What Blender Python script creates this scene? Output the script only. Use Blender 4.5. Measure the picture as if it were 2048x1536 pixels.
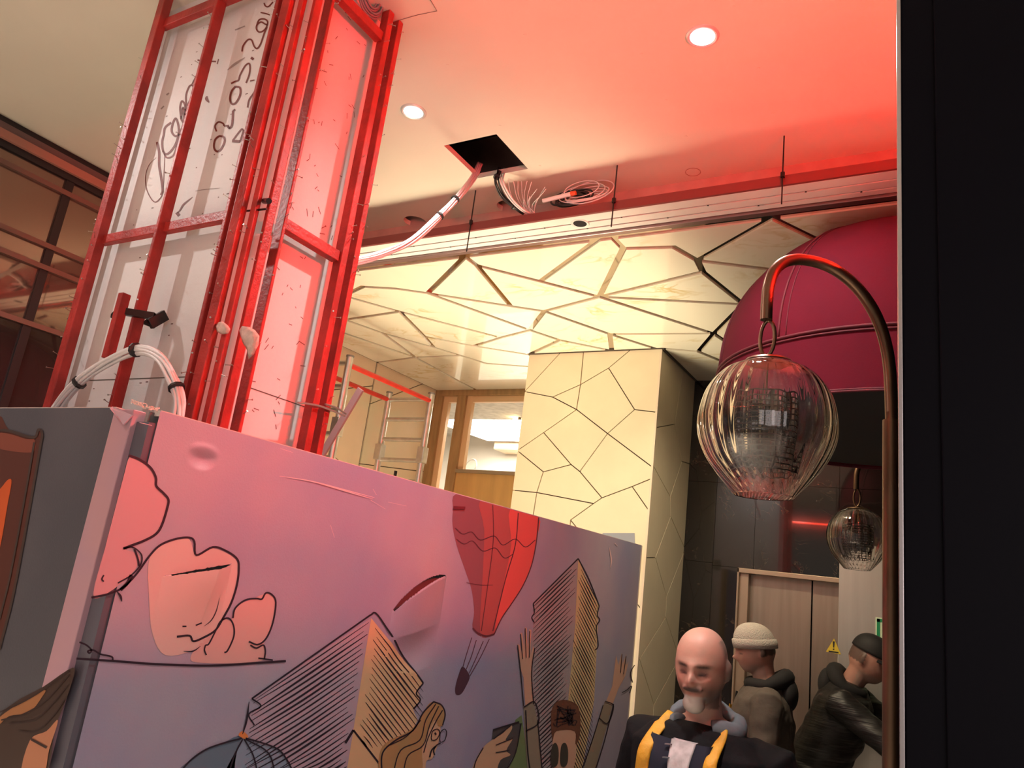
import bpy, bmesh, math, random
from mathutils import Vector, Matrix, noise
from mathutils.geometry import tessellate_polygon

for o in list(bpy.data.objects): bpy.data.objects.remove(o)
scene = bpy.context.scene
COL = scene.collection
random.seed(7)
V = Vector

# ------------------------------------------------------------------ camera
F = 1496.66
YAW, PITCH, ROLL = 0.54568, 0.24934, 0.12745
CAM = V((0, 0, 1.85))
_cy, _sy = math.cos(YAW), math.sin(YAW)
FW = V((-_sy*math.cos(PITCH), _cy*math.cos(PITCH), math.sin(PITCH)))
_r = V((_cy, _sy, 0)); _u = _r.cross(FW)
RT = math.cos(ROLL)*_r + math.sin(ROLL)*_u
UP = -math.sin(ROLL)*_r + math.cos(ROLL)*_u
cd = bpy.data.cameras.new('camera')
cam = bpy.data.objects.new('camera', cd); COL.objects.link(cam)
m = Matrix.Identity(4)
for i in range(3):
    m[i][0] = RT[i]; m[i][1] = UP[i]; m[i][2] = -FW[i]; m[i][3] = CAM[i]
cam.matrix_world = m
cd.sensor_fit = 'HORIZONTAL'; cd.sensor_width = 36.0; cd.lens = F/2048*36.0
cd.clip_start = 0.02
scene.camera = cam

# ------------------------------------------------------------------ view, world, lights
vs = scene.view_settings
vs.view_transform = 'Standard'; vs.look = 'None'; vs.gamma = 1; vs.use_curve_mapping = False
vs.exposure = 0.55
w = bpy.data.worlds.new('world'); scene.world = w; w.use_nodes = True
w.node_tree.nodes['Background'].inputs[0].default_value = (0.62, 0.54, 0.46, 1)
w.node_tree.nodes['Background'].inputs[1].default_value = 0.32

def light(name, kind, loc, target, power, col, **kw):
    ld = bpy.data.lights.new(name, kind); ld.energy = power; ld.color = col
    for k, v in kw.items(): setattr(ld, k, v)
    o = bpy.data.objects.new(name, ld); COL.objects.link(o)
    o.location = loc
    o.rotation_euler = (V(target)-V(loc)).to_track_quat('-Z', 'Y').to_euler()
    return o

WARM = (1.0, 0.82, 0.56)
COOL = (1.0, 0.93, 0.88)
# work lamp standing on the floor behind the hoarding, pointing at the glossy ceiling
light('work_lamp', 'SPOT', (-2.35, 3.2, 0.5), (-2.05, 3.68, 3.42), 420, WARM, spot_size=math.radians(66), spot_blend=1.0, shadow_soft_size=0.4)
light('lobby_light', 'AREA', (-3.0, 3.5, 1.1), (-2.5, 4.3, 2.8), 20, WARM, size=0.8)
light('lift_light', 'SPOT', (-1.0, 3.6, 3.37), (-0.75, 4.9, 0.8), 60, WARM, spot_size=math.radians(110), spot_blend=0.8, shadow_soft_size=0.06)
# unseen downlight, then three spots added to bounce light up off the floor
light('unseen_downlight', 'SPOT', (-3.1, 0.35, 3.6), (-2.6, 1.0, 1.6), 42, COOL, spot_size=math.radians(140), spot_blend=0.7, shadow_soft_size=0.03)
for xx, pw in ((-3.1, 950), (-1.9, 680), (-0.7, 260)):
    light('unseen_downlight', 'SPOT', (xx, -0.7, 3.6), (xx, -0.75, 0), pw, (1.0, 0.9, 0.76), spot_size=math.radians(66), spot_blend=0.6, shadow_soft_size=0.04)
light('mural_fill', 'AREA', (1.2, -1.6, 2.2), (-1.5, 2.6, 1.7), 20, (1.0, 0.88, 0.86), size=1.6)  # area fill added behind the viewer to brighten mural and man

# ------------------------------------------------------------------ pixel -> place
AX = {'X': 0, 'Y': 1, 'Z': 2}
def ray(x, y): return RT*((x-1024)/F) - UP*((y-768)/F) + FW
def at(x, y, ax, v):
    d = ray(x, y); i = AX[ax]
    return CAM + d*((v-CAM[i])/d[i])
def atd(x, y, depth): return CAM + ray(x, y)*depth

# ------------------------------------------------------------------ materials
MATS = {}
def mat(name, col, rough=0.6, metal=0.0, var=0.0, vscale=8.0, bump=0.0, bscale=60.0, col2=None, coat=0.0, spec=None, emit=None, estr=0.0, detail=4.0, trans=0.0, stretch=None):
    if name in MATS: return MATS[name]
    mt = bpy.data.materials.new(name); mt.use_nodes = True; MATS[name] = mt
    nt = mt.node_tree; b = nt.nodes['Principled BSDF']
    b.inputs['Base Color'].default_value = (*col, 1)
    b.inputs['Roughness'].default_value = rough; b.inputs['Metallic'].default_value = metal
    b.inputs['Coat Weight'].default_value = coat; b.inputs['Coat Roughness'].default_value = 0.03
    if spec is not None: b.inputs['Specular IOR Level'].default_value = spec
    if emit: b.inputs['Emission Color'].default_value = (*emit, 1); b.inputs['Emission Strength'].default_value = estr
    if var or col2 or bump:
        tc = nt.nodes.new('ShaderNodeTexCoord')
        src = tc.outputs['Object']
        if stretch:
            mp = nt.nodes.new('ShaderNodeMapping'); mp.inputs['Scale'].default_value = stretch
            nt.links.new(src, mp.inputs[0]); src = mp.outputs[0]
    if var or col2:
        n = nt.nodes.new('ShaderNodeTexNoise'); n.inputs['Scale'].default_value = vscale; n.inputs['Detail'].default_value = detail
        nt.links.new(src, n.inputs['Vector'])
        r = nt.nodes.new('ShaderNodeValToRGB')
        c2 = col2 if col2 else tuple(c*(1-var) for c in col)
        r.color_ramp.elements[0].position = 0.35; r.color_ramp.elements[1].position = 0.65
        r.color_ramp.elements[0].color = (*c2, 1); r.color_ramp.elements[1].color = (*col, 1)
        nt.links.new(n.outputs['Fac'], r.inputs[0]); nt.links.new(r.outputs[0], b.inputs['Base Color'])
    if bump:
        n = nt.nodes.new('ShaderNodeTexNoise'); n.inputs['Scale'].default_value = bscale; n.inputs['Detail'].default_value = 5
        nt.links.new(src, n.inputs['Vector'])
        bp = nt.nodes.new('ShaderNodeBump'); bp.inputs['Strength'].default_value = bump; bp.inputs['Distance'].default_value = 0.02
        nt.links.new(n.outputs['Fac'], bp.inputs['Height']); nt.links.new(bp.outputs[0], b.inputs['Normal'])
    return mt

def marble(name, base, vein, rough, coat, vs1=3.0, width=0.03, metal=0.0, stretch=(1, 1, 1), amount=1.0):
    mt = bpy.data.materials.new(name); mt.use_nodes = True; nt = mt.node_tree; b = nt.nodes['Principled BSDF']
    b.inputs['Roughness'].default_value = rough; b.inputs['Coat Weight'].default_value = coat; b.inputs['Coat Roughness'].default_value = 0.02
    tc = nt.nodes.new('ShaderNodeTexCoord'); mp = nt.nodes.new('ShaderNodeMapping'); mp.inputs['Scale'].default_value = stretch
    nt.links.new(tc.outputs['Object'], mp.inputs[0])
    n = nt.nodes.new('ShaderNodeTexNoise'); n.inputs['Scale'].default_value = vs1; n.inputs['Detail'].default_value = 8; n.inputs['Distortion'].default_value = 1.2
    nt.links.new(mp.outputs[0], n.inputs['Vector'])
    s = nt.nodes.new('ShaderNodeMath'); s.operation = 'SUBTRACT'; s.inputs[1].default_value = 0.5
    a = nt.nodes.new('ShaderNodeMath'); a.operation = 'ABSOLUTE'
    nt.links.new(n.outputs['Fac'], s.inputs[0]); nt.links.new(s.outputs[0], a.inputs[0])
    r = nt.nodes.new('ShaderNodeValToRGB')
    r.color_ramp.elements[0].position = 0.0; r.color_ramp.elements[0].color = (*vein, 1)
    r.color_ramp.elements[1].position = width; r.color_ramp.elements[1].color = (*base, 1)
    nt.links.new(a.outputs[0], r.inputs[0])
    n2 = nt.nodes.new('ShaderNodeTexNoise'); n2.inputs['Scale'].default_value = vs1*0.7; nt.links.new(mp.outputs[0], n2.inputs['Vector'])
    r2 = nt.nodes.new('ShaderNodeValToRGB'); r2.color_ramp.elements[0].position = 0.5; r2.color_ramp.elements[1].position = 0.7
    r2.color_ramp.elements[1].color = (amount, amount, amount, 1)
    nt.links.new(n2.outputs['Fac'], r2.inputs[0])
    mx = nt.nodes.new('ShaderNodeMix'); mx.data_type = 'RGBA'
    nt.links.new(r2.outputs[0], mx.inputs[0]); mx.inputs[6].default_value = (*base, 1); nt.links.new(r.outputs[0], mx.inputs[7])
    nt.links.new(mx.outputs[2], b.inputs['Base Color'])
    MATS[name] = mt
    return mt

def attr_mat(name, rough=0.6, bump=0.0, bscale=80, layer='Col'):
    mt = bpy.data.materials.new(name); mt.use_nodes = True; nt = mt.node_tree; b = nt.nodes['Principled BSDF']
    b.inputs['Roughness'].default_value = rough
    a = nt.nodes.new('ShaderNodeVertexColor'); a.layer_name = layer
    nt.links.new(a.outputs[0], b.inputs['Base Color'])
    if bump:
        n = nt.nodes.new('ShaderNodeTexNoise'); n.inputs['Scale'].default_value = bscale
        tc = nt.nodes.new('ShaderNodeTexCoord'); nt.links.new(tc.outputs['Object'], n.inputs['Vector'])
        bp = nt.nodes.new('ShaderNodeBump'); bp.inputs['Strength'].default_value = bump; bp.inputs['Distance'].default_value = 0.01
        nt.links.new(n.outputs['Fac'], bp.inputs['Height']); nt.links.new(bp.outputs[0], b.inputs['Normal'])
    return mt

M_ceil = mat('ceiling_plaster', (0.74, 0.67, 0.56), 0.62, var=0.04, vscale=3)
M_void = mat('ceiling_void', (0.012, 0.011, 0.013), 0.9)
M_soffit = mat('soffit_white', (0.80, 0.82, 0.78), 0.45, var=0.05, vscale=5)
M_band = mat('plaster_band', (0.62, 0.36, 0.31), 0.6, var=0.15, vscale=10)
M_trim = mat('mauve_metal', (0.36, 0.25, 0.25), 0.3, metal=0.8)
M_mirror = mat('mirror_strip', (0.62, 0.56, 0.50), 0.05, metal=1.0)
M_cpanel = marble('cream_marble', (0.80, 0.76, 0.62), (0.60, 0.48, 0.24), 0.22, 0.75, 3.2, 0.05, stretch=(1, 1.6, 1), amount=1.0)
M_clad = mat('cream_cladding', (0.76, 0.66, 0.47), 0.42, var=0.05, vscale=5)
M_joint = mat('dark_joint', (0.10, 0.08, 0.06), 0.8)
M_bmarble = marble('black_marble', (0.012, 0.009, 0.008), (0.20, 0.13, 0.08), 0.08, 0.5, 7.0, 0.012, amount=0.6)
M_steel = mat('brushed_steel', (0.42, 0.34, 0.27), 0.38, metal=0.85, var=0.12, vscale=30, stretch=(1, 1, 0.05))
M_steel2 = mat('pale_steel', (0.60, 0.57, 0.52), 0.35, metal=0.75, var=0.08, vscale=30, stretch=(1, 1, 0.05))
M_red = mat('red_oxide_steel', (0.46, 0.035, 0.028), 0.42, var=0.35, vscale=14, bump=0.12, bscale=90, spec=0.4)
M_board = mat('white_board', (0.72, 0.68, 0.66), 0.65, var=0.08, vscale=4, bump=0.05)
M_graf = mat('brown_marker', (0.16, 0.028, 0.018), 0.6)
M_nail = mat('nail_steel', (0.45, 0.40, 0.36), 0.35, metal=0.9)
M_dark = mat('black_steel', (0.03, 0.025, 0.025), 0.35, metal=0.7)
M_cable = mat('white_cable', (0.78, 0.73, 0.72), 0.4)
M_bcable = mat('black_cable', (0.02, 0.018, 0.018), 0.4)
M_tie = mat('cable_tie', (0.02, 0.02, 0.02), 0.4)
M_plaster = mat('pink_plaster', (0.68, 0.47, 0.40), 0.85, var=0.25, vscale=40, bump=0.4, bscale=60)
M_alu = mat('aluminium', (0.62, 0.60, 0.56), 0.32, metal=0.85, var=0.15, vscale=20)
M_guard = mat('red_guard_rail', (0.62, 0.03, 0.02), 0.35, var=0.15, vscale=20)
M_wood = mat('oak_frame', (0.42, 0.25, 0.11), 0.4, var=0.25, vscale=6, stretch=(6, 6, 0.6))
M_wood2 = mat('oak_panel', (0.62, 0.36, 0.13), 0.35, var=0.15, vscale=3, stretch=(4, 4, 0.5))
M_white = mat('white_paint', (0.82, 0.80, 0.76), 0.5)
M_brass = mat('aged_brass', (0.20, 0.12, 0.075), 0.33, metal=0.9, var=0.25, vscale=12)
M_mesh = mat('dark_wire', (0.10, 0.085, 0.07), 0.35, metal=0.8)
M_awn = mat('burgundy_canvas', (0.105, 0.006, 0.017), 0.9, spec=0.15, var=0.08, vscale=6, bump=0.05, bscale=300)
M_awn2 = mat('burgundy_piping', (0.10, 0.006, 0.015), 0.75)
M_navy = mat('black_lacquer', (0.002, 0.0017, 0.004), 0.5, spec=0.07)
M_edge = mat('silver_edge', (0.55, 0.50, 0.52), 0.25, metal=0.9)
M_frame = mat('brown_aluminium', (0.20, 0.10, 0.08), 0.45, metal=0.3)
M_frame2 = mat('dark_aluminium', (0.03, 0.022, 0.025), 0.35, metal=0.4)
M_floor = mat('grey_floor', (0.55, 0.50, 0.44), 0.5, var=0.15, vscale=3)
M_conc = mat('concrete', (0.55, 0.53, 0.50), 0.8, var=0.25, vscale=14)
M_led = mat('red_led', (1, 0.02, 0.01), 0.5, emit=(1.0, 0.02, 0.012), estr=800.0)
M_lamp = mat('lamp_disc', (1, 1, 1), 0.5, emit=(0.86, 0.97, 1.0), estr=9.0)
M_bulb = mat('warm_bulb', (1, 1, 1), 0.5, emit=(1.0, 0.72, 0.35), estr=14.0)

def glass_mat(name, col=(1, 1, 1), rough=0.0, ior=1.45):
    mt = bpy.data.materials.new(name); mt.use_nodes = True; nt = mt.node_tree
    b = nt.nodes['Principled BSDF']; b.inputs['Base Color'].default_value = (*col, 1)
    b.inputs['Transmission Weight'].default_value = 1; b.inputs['Roughness'].default_value = rough; b.inputs['IOR'].default_value = ior
    return mt
M_glass = glass_mat('clear_glass', (0.97, 0.95, 0.94), 0.0, 1.5)
M_fglass = mat('dark_facade_glass', (0.035, 0.022, 0.02), 0.03, metal=0.0, spec=1.0, coat=1.0)
M_tint = mat('tinted_glass', (0.30, 0.20, 0.16), 0.035, metal=0.75)
_g = glass_mat('thin_pane', (1, 1, 1), 0.0, 1.02)

# ------------------------------------------------------------------ mesh builder
class MB:
    def __init__(s): s.v = []; s.f = []
    def add(s, vs_, fs):
        n = len(s.v); s.v += [V(p) for p in vs_]; s.f += [tuple(i+n for i in f) for f in fs]; return s
    def box(s, a, b):
        (x0, y0, z0), (x1, y1, z1) = a, b
        x0, x1 = sorted((x0, x1)); y0, y1 = sorted((y0, y1)); z0, z1 = sorted((z0, z1))
        return s.add([(x0,y0,z0),(x1,y0,z0),(x1,y1,z0),(x0,y1,z0),(x0,y0,z1),(x1,y0,z1),(x1,y1,z1),(x0,y1,z1)],
                     [(0,3,2,1),(4,5,6,7),(0,1,5,4),(1,2,6,5),(2,3,7,6),(3,0,4,7)])
    def bar(s, p, q, wd, ht, side=None):
        p, q = V(p), V(q); d = (q-p).normalized()
        if side is None: side = V((0,0,1)) if abs(d.z) < 0.9 else V((1,0,0))
        u = d.cross(V(side)).normalized(); v = u.cross(d).normalized()
        vs_ = []
        for c in (p, q):
            for a, b in ((-1,-1),(1,-1),(1,1),(-1,1)): vs_.append(c+u*(a*wd/2)+v*(b*ht/2))
        return s.add(vs_, [(0,1,2,3),(7,6,5,4),(0,4,5,1),(1,5,6,2),(2,6,7,3),(3,7,4,0)])
    def loft(s, rings, cap=True):
        n = len(rings[0]); vs_ = [p for r in rings for p in r]; fs = []
        for i in range(len(rings)-1):
            for j in range(n):
                k = (j+1) % n
                fs.append((i*n+j, i*n+k, (i+1)*n+k, (i+1)*n+j))
        if cap: fs.append(tuple(range(n-1,-1,-1))); fs.append(tuple((len(rings)-1)*n+j for j in range(n)))
        return s.add(vs_, fs)
    def tube(s, pts, r, n=8, cap=True, closed=False):
        pts = [V(p) for p in pts]; R = r if isinstance(r, (list, tuple)) else [r]*len(pts)
        rings = []; u = None
        for i, p in enumerate(pts):
            a = pts[i-1] if (i > 0 or closed) else p; b = pts[(i+1) % len(pts)] if (i < len(pts)-1 or closed) else p
            t = (b-a).normalized()
            if u is None: u = t.cross(V((0.31, 0.2, 0.93)) if abs(t.z) < 0.9 else V((1, 0.1, 0))).normalized()
            else:
                u = (u - t*u.dot(t)); u.normalize()
            v = t.cross(u)
            rings.append([p+(u*math.cos(2*math.pi*j/n)+v*math.sin(2*math.pi*j/n))*R[i] for j in range(n)])
        if closed: rings.append(rings[0])
        return s.loft(rings, cap and not closed)
    def sphere(s, c, r, nu=16, nv=10, f=None):
        c = V(c); rr = r if isinstance(r, (tuple, list)) else (r, r, r)
        vs_ = [c+V((0,0,-rr[2]))]; fs = []
        for i in range(1, nv):
            th = -math.pi/2+math.pi*i/nv
            for j in range(nu):
                ph = 2*math.pi*j/nu
                vs_.append(c+V((rr[0]*math.cos(th)*math.cos(ph), rr[1]*math.cos(th)*math.sin(ph), rr[2]*math.sin(th))))
        vs_.append(c+V((0,0,rr[2]))); L = len(vs_)-1
        for j in range(nu):
            k = (j+1) % nu; fs.append((0, 1+k, 1+j)); fs.append((L, L-nu+j, L-nu+k))
            for i in range(nv-2): fs.append((1+i*nu+j, 1+i*nu+k, 1+(i+1)*nu+k, 1+(i+1)*nu+j))
        if f: vs_ = [f(p) for p in vs_]
        return s.add(vs_, fs)
    def lathe(s, c, prof, n=32, cap=False):
        c = V(c)
        return s.loft([[c+V((r*math.cos(2*math.pi*j/n), r*math.sin(2*math.pi*j/n), z)) for j in range(n)] for r, z in prof], cap)
    def disc(s, c, r, nrm, thick, n=24):
        c = V(c); nrm = V(nrm).normalized()
        return s.tube([c, c+nrm*thick], r, n)
    def prism(s, poly, ext):
        n = len(poly); ext = V(ext); a = [V(p) for p in poly]
        return s.add(a+[p+ext for p in a], [tuple(range(n-1,-1,-1)), tuple(range(n, 2*n))]+[(i, (i+1)%n, n+(i+1)%n, n+i) for i in range(n)])

def make(name, mb, material, parent=None, smooth=False, bevel=0.0):
    me = bpy.data.meshes.new(name); me.from_pydata([tuple(p) for p in mb.v], [], mb.f); me.validate()
    bm = bmesh.new(); bm.from_mesh(me); bmesh.ops.recalc_face_normals(bm, faces=bm.faces); bm.to_mesh(me); bm.free()
    o = bpy.data.objects.new(name, me); COL.objects.link(o); me.materials.append(material)
    if smooth:
        for p in me.polygons: p.use_smooth = True
        if smooth != 'all':
            md = o.modifiers.new('es', 'EDGE_SPLIT'); md.split_angle = math.radians(40)
    if bevel:
        md = o.modifiers.new('bv', 'BEVEL'); md.width = bevel; md.segments = 2; md.limit_method = 'ANGLE'
    if parent is not None: adopt(o, parent)
    return o
def adopt(o, parent):
    o.parent = parent; o.matrix_parent_inverse = Matrix.Translation(-parent.location) if parent.type == 'EMPTY' else Matrix.Identity(4)
def thing(name, label, cat, loc=(0,0,0), group=None):
    o = bpy.data.objects.new(name, None); COL.objects.link(o); o.location = loc; o.empty_display_size = 0.1
    return tag(o, label, cat, group)
def tag(o, label, cat, group=None):
    o['label'] = label; o['category'] = cat
    if group: o['group'] = group
    return o
def struct(o, label=None):
    o['kind'] = 'structure'
    if label: o['label'] = label
    return o
def stuff(o): o['kind'] = 'stuff'; return o
def smooth_path(pts, n=6, closed=False):
    pts = [V(p) for p in pts]; out = []; N = len(pts)
    rng = range(N if closed else N-1)
    for i in rng:
        p1, p2 = pts[i], pts[(i+1) % N]
        p0 = pts[(i-1) % N] if (i > 0 or closed) else p1*2-p2
        p3 = pts[(i+2) % N] if (i+2 < N or closed) else p2*2-p1
        for k in range(n):
            t = k/n
            out.append(0.5*((2*p1)+(p2-p0)*t+(2*p0-5*p1+4*p2-p3)*t*t+(3*p1-p0-3*p2+p3)*t**3))
    if not closed: out.append(pts[-1])
    return out

# planar graph -> faces, inset polygons
def split_crossings(nodes, edges):
    edges = list({tuple(sorted(e)) for e in edges}); i = 0
    def orient(a, b, c): return (b[0]-a[0])*(c[1]-a[1])-(b[1]-a[1])*(c[0]-a[0])
    while i < len(edges):
        hit = None
        for j in range(i+1, len(edges)):
            a, b = edges[i]; c, d = edges[j]
            if {a, b} & {c, d}: continue
            p, q, r, s_ = nodes[a], nodes[b], nodes[c], nodes[d]
            o1, o2, o3, o4 = orient(p, q, r), orient(p, q, s_), orient(r, s_, p), orient(r, s_, q)
            if o1*o2 < -1e-12 and o3*o4 < -1e-12:
                t = o3/(o3-o4); k = 'x%d' % len(nodes)
                nodes[k] = (p[0]+(q[0]-p[0])*t, p[1]+(q[1]-p[1])*t); hit = j; break
        if hit is None: i += 1; continue
        edges[i] = (a, k); edges[hit] = (c, k); edges += [(k, b), (k, d)]
    return edges
def faces_from_graph(nodes, edges):
    edges = split_crossings(nodes, edges)
    adj = {k: set() for k in nodes}
    for a, b in edges:
        if a != b: adj[a].add(b); adj[b].add(a)
    order = {k: sorted(v, key=lambda q: math.atan2(nodes[q][1]-nodes[k][1], nodes[q][0]-nodes[k][0])) for k, v in adj.items()}
    seen = set(); out = []
    for a in nodes:
        for b in order[a]:
            if (a, b) in seen: continue
            loop = []; u, v = a, b
            while (u, v) not in seen:
                seen.add((u, v)); loop.append(u)
                o_ = order[v]; i = o_.index(u); nx = o_[(i-1) % len(o_)]
                u, v = v, nx
            pts = [nodes[k] for k in loop]
            ar = sum(pts[i][0]*pts[(i+1)%len(pts)][1]-pts[(i+1)%len(pts)][0]*pts[i][1] for i in range(len(pts)))/2
            if ar > 1e-4 and len(set(loop)) == len(loop): out.append(pts)
    return out
def inset(poly, wd):
    n = len(poly); out = []; wl = wd if callable(wd) else (lambda a, b: wd)
    lines = []
    for i in range(n):
        a, b = poly[i], poly[(i+1) % n]; dx, dy = b[0]-a[0], b[1]-a[1]; L = math.hypot(dx, dy) or 1e-9
        k = wl(a, b); nx, ny = -dy/L*k, dx/L*k
        lines.append(((a[0]+nx, a[1]+ny), (dx/L, dy/L)))
    for i in range(n):
        (p, d), (q, e) = lines[i-1], lines[i]
        cr = d[0]*e[1]-d[1]*e[0]
        if abs(cr) < 0.05: out.append(q); continue
        t = ((q[0]-p[0])*e[1]-(q[1]-p[1])*e[0])/cr
        out.append((p[0]+d[0]*t, p[1]+d[1]*t))
    return out
def voronoi(seeds, box):
    x0, y0, x1, y1 = box; cells = []
    for i, s in enumerate(seeds):
        poly = [(x0,y0),(x1,y0),(x1,y1),(x0,y1)]
        for j, t in enumerate(seeds):
            if i == j: continue
            mx, my = (s[0]+t[0])/2, (s[1]+t[1])/2; nx, ny = t[0]-s[0], t[1]-s[1]
            out = []
            for k in range(len(poly)):
                a, b = poly[k], poly[(k+1) % len(poly)]
                da = (a[0]-mx)*nx+(a[1]-my)*ny; db = (b[0]-mx)*nx+(b[1]-my)*ny
                if da <= 0: out.append(a)
                if da*db < 0:
                    t_ = da/(da-db); out.append((a[0]+(b[0]-a[0])*t_, a[1]+(b[1]-a[1])*t_))
            poly = out
            if not poly: break
        if len(poly) > 2: cells.append(poly)
    return cells

# ================================================================== THE SETTING
ZI = 3.42      # inner marble ceiling
ZO = 3.63      # outer plaster ceiling
YB = 2.884     # far edge of the soffit
YF, YLIFT, YDOOR = 4.50, 5.26, 5.41
XP0, XP1, XL = -2.62, -1.62, -4.09
XG = -3.80     # glass facade

struct(make('floor', MB().box((-7, -4, -0.1), (3.5, 9, 0)), M_floor), 'grey floor of the passage')

# outer ceiling, with the square cable hatch and two round holes really cut
def boolean_cut(o, cutters):
    for c in cutters:
        md = o.modifiers.new('cut', 'BOOLEAN'); md.operation = 'DIFFERENCE'; md.object = c; md.solver = 'EXACT'
    dg = bpy.context.evaluated_depsgraph_get(); dg.update()
    me = bpy.data.meshes.new_from_object(o.evaluated_get(dg))
    o.modifiers.clear(); old = o.data; o.data = me; bpy.data.meshes.remove(old)
    for c in cutters: bpy.data.objects.remove(c)
ceil = make('ceiling', MB().box((XG-0.05, -3.5, ZO), (3.0, YB+0.02, ZO+0.025)), M_ceil)
hatch = (-1.892, 2.288, -1.622, 2.572)
cut = [make('c', MB().box((hatch[0], hatch[1], ZO-0.1), (hatch[2], hatch[3], ZO+0.1)), M_void)]
for (px, py, r) in ((830, 443, 0.062), (1018, 413, 0.062)):
    p = at(px, py, 'Z', ZO); cut.append(make('c', MB().tube([p-V((0,0,.1)), p+V((0,0,.1))], r, 28), M_void))
boolean_cut(ceil, cut)
struct(ceil, 'plain plaster ceiling of the outer passage with a square cable hatch')
vb = MB().box((-3.7, 0.4, ZO+0.45), (0.5, YB, ZO+0.47)).box((-3.7, 0.38, ZO+0.03), (0.5, 0.4, ZO+0.46)).box((-3.72, 0.4, ZO+0.03), (-3.7, YB, ZO+0.46)).box((0.5, 0.4, ZO+0.03), (0.52, YB, ZO+0.46))
make('ceiling_void', vb, M_void, ceil)
hg = MB().box((-1.80, 2.30, ZO+0.20), (-1.70, 2.36, ZO+0.26))
make('junction_box', hg, M_dark, ceil)
# screw heads filled over in the plaster
sc = MB()
for (px, py) in ((1468,13),(1283,109),(1332,201),(1517,137),(1546,227),(1372,273),(1570,311),(1228,333),(1000,252),(1080,332),(1172,333),(895,130),(1050,70),(980,395),(802,405)):
    p = at(px, py, 'Z', ZO); sc.disc(p, 0.006, (0,0,-1), 0.0015, 10)
stuff(make('screw_filler', sc, M_ceil, ceil))
pp = at(1386, 344, 'Z', ZO)
rg = MB(); rg.tube([pp+V((math.cos(a)*0.032, math.sin(a)*0.032, -0.0005)) for a in [2*math.pi*i/28 for i in range(28)]], 0.0012, 4, closed=True)
make('pencil_circle', rg, mat('red_pencil', (0.4, 0.14, 0.1), 0.7), ceil)
# faint pencil rectangle beside the column
pr = MB(); q = [at(*p, 'Z', ZO-0.001) for p in ((800, 40), (835, 30), (874, 22), (864, 5), (855, -8))]
pr.tube(q, 0.0012, 4); make('pencil_mark', pr, mat('pencil', (0.25, 0.18, 0.15), 0.8), ceil)

# soffit / ledge between the outer and the inner ceiling
YS = 2.688
so = MB().box((XG, YS, ZI+0.006), (1.0, YB-0.03, ZI+0.03))
YR = (YS, YS+0.062, YS+0.120, YB-0.034)
sof = struct(make('trim_1', so, M_soffit), 'white grooved soffit rail along the passage beam')
for i in range(3):
    sb = MB().box((XG, YR[i]+(0.004 if i else 0), ZI), (0.95, YR[i+1]-0.006, ZI+0.007))
    make('soffit_strip', sb, M_soffit, sof)
make('groove_lining', MB().box((XG, YS+0.05, ZI+0.0045), (0.95, YB-0.04, ZI+0.0062)), mat('groove_grey', (0.22, 0.22, 0.22), 0.6), sof)
make('ledge_lip', MB().box((XG, YS-0.012, ZI+0.001), (1.0, YS, ZI+0.042)), mat('dark_red_lip', (0.20, 0.04, 0.035), 0.6), sof)
sd = MB()
for k in range(22):
    x = -3.5+k*0.19; sd.disc((x, YR[1+k%2]-0.002, ZI-0.001), 0.004, (0,0,-1), 0.001, 8)
stuff(make('screw_heads', sd, M_dark, sof))
struct(make('trim_2', MB().box((XG, YB-0.034, ZI-0.012), (1.0, YB, ZI+0.02)), M_trim, bevel=0.003), 'mauve metal edge trim under the soffit')
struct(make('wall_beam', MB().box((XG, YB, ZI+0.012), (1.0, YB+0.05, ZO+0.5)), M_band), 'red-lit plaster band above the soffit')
# round empty lamp opening in the soffit
p = at(1160, 447, 'Z', ZI)
ho = thing('recessed_lamp_opening', 'empty round lamp opening in the white grooved soffit', 'lamp opening', p)
make('rim', MB().lathe(p, [(0.030,-0.001),(0.040,-0.004),(0.043,-0.001),(0.043,0.002),(0.030,0.002)], 28), M_soffit, ho, smooth=True)
make('hole_shade', MB().disc(p+V((0,0,-0.0008)), 0.031, (0,0,-1), 0.0008, 24), M_void, ho)  # flat black disc stands in for the shade in the hole
for px, py in ((943, 437), (1229, 388), (1566, 333)):
    pt = at(px, py, 'Y', YS-0.02)
    zb = at(px-9, py+66 if px < 1500 else py+76, 'Y', YS-0.02).z
    hr = MB().tube([(pt.x, YS-0.02, ZO), (pt.x, YS-0.02, zb)], 0.003, 6)
    o = make('hanger_rod', hr, M_dark)
    make('nut', MB().tube([(pt.x, YS-0.02, ZI+0.03), (pt.x, YS-0.02, ZI+0.05)], 0.009, 6), M_dark, o)
    tag(o, {943: 'thin hanger rod left of the cable coil', 1229: 'thin hanger rod just right of the cable coil', 1566: 'thin hanger rod nearest the burgundy awning'}[px], 'hanger rod')

# inner ceiling: mirror plane with proud marble polygons
ic = struct(make('ceiling_inner', MB().box((XL-0.1, YB, ZI), (1.2, YDOOR+0.1, ZI+0.05)), M_mirror), 'mirror-backed lobby ceiling with cream marble polygons')
BX0, BX1, BY0, BY1 = XL, 0.95, YB+0.028, YDOOR
N = {}; Eg = []
def nd(k, px, py):
    p = at(px, py, 'Z', ZI); N[k] = (p.x, p.y)
def ext(k, a, px, py):
    """from node a through the pixel to the ceiling's border"""
    p = at(px, py, 'Z', ZI); ax, ay = N[a]; dx, dy = p.x-ax, p.y-ay; ts = []
    for lim, o_, d in ((BX0, ax, dx), (BX1, ax, dx), (BY0, ay, dy), (BY1, ay, dy)):
        if abs(d) > 1e-6:
            t = (lim-o_)/d
            if t > 1e-4: ts.append(t)
    t = min(ts); N[k] = (ax+dx*t, ay+dy*t)
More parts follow.
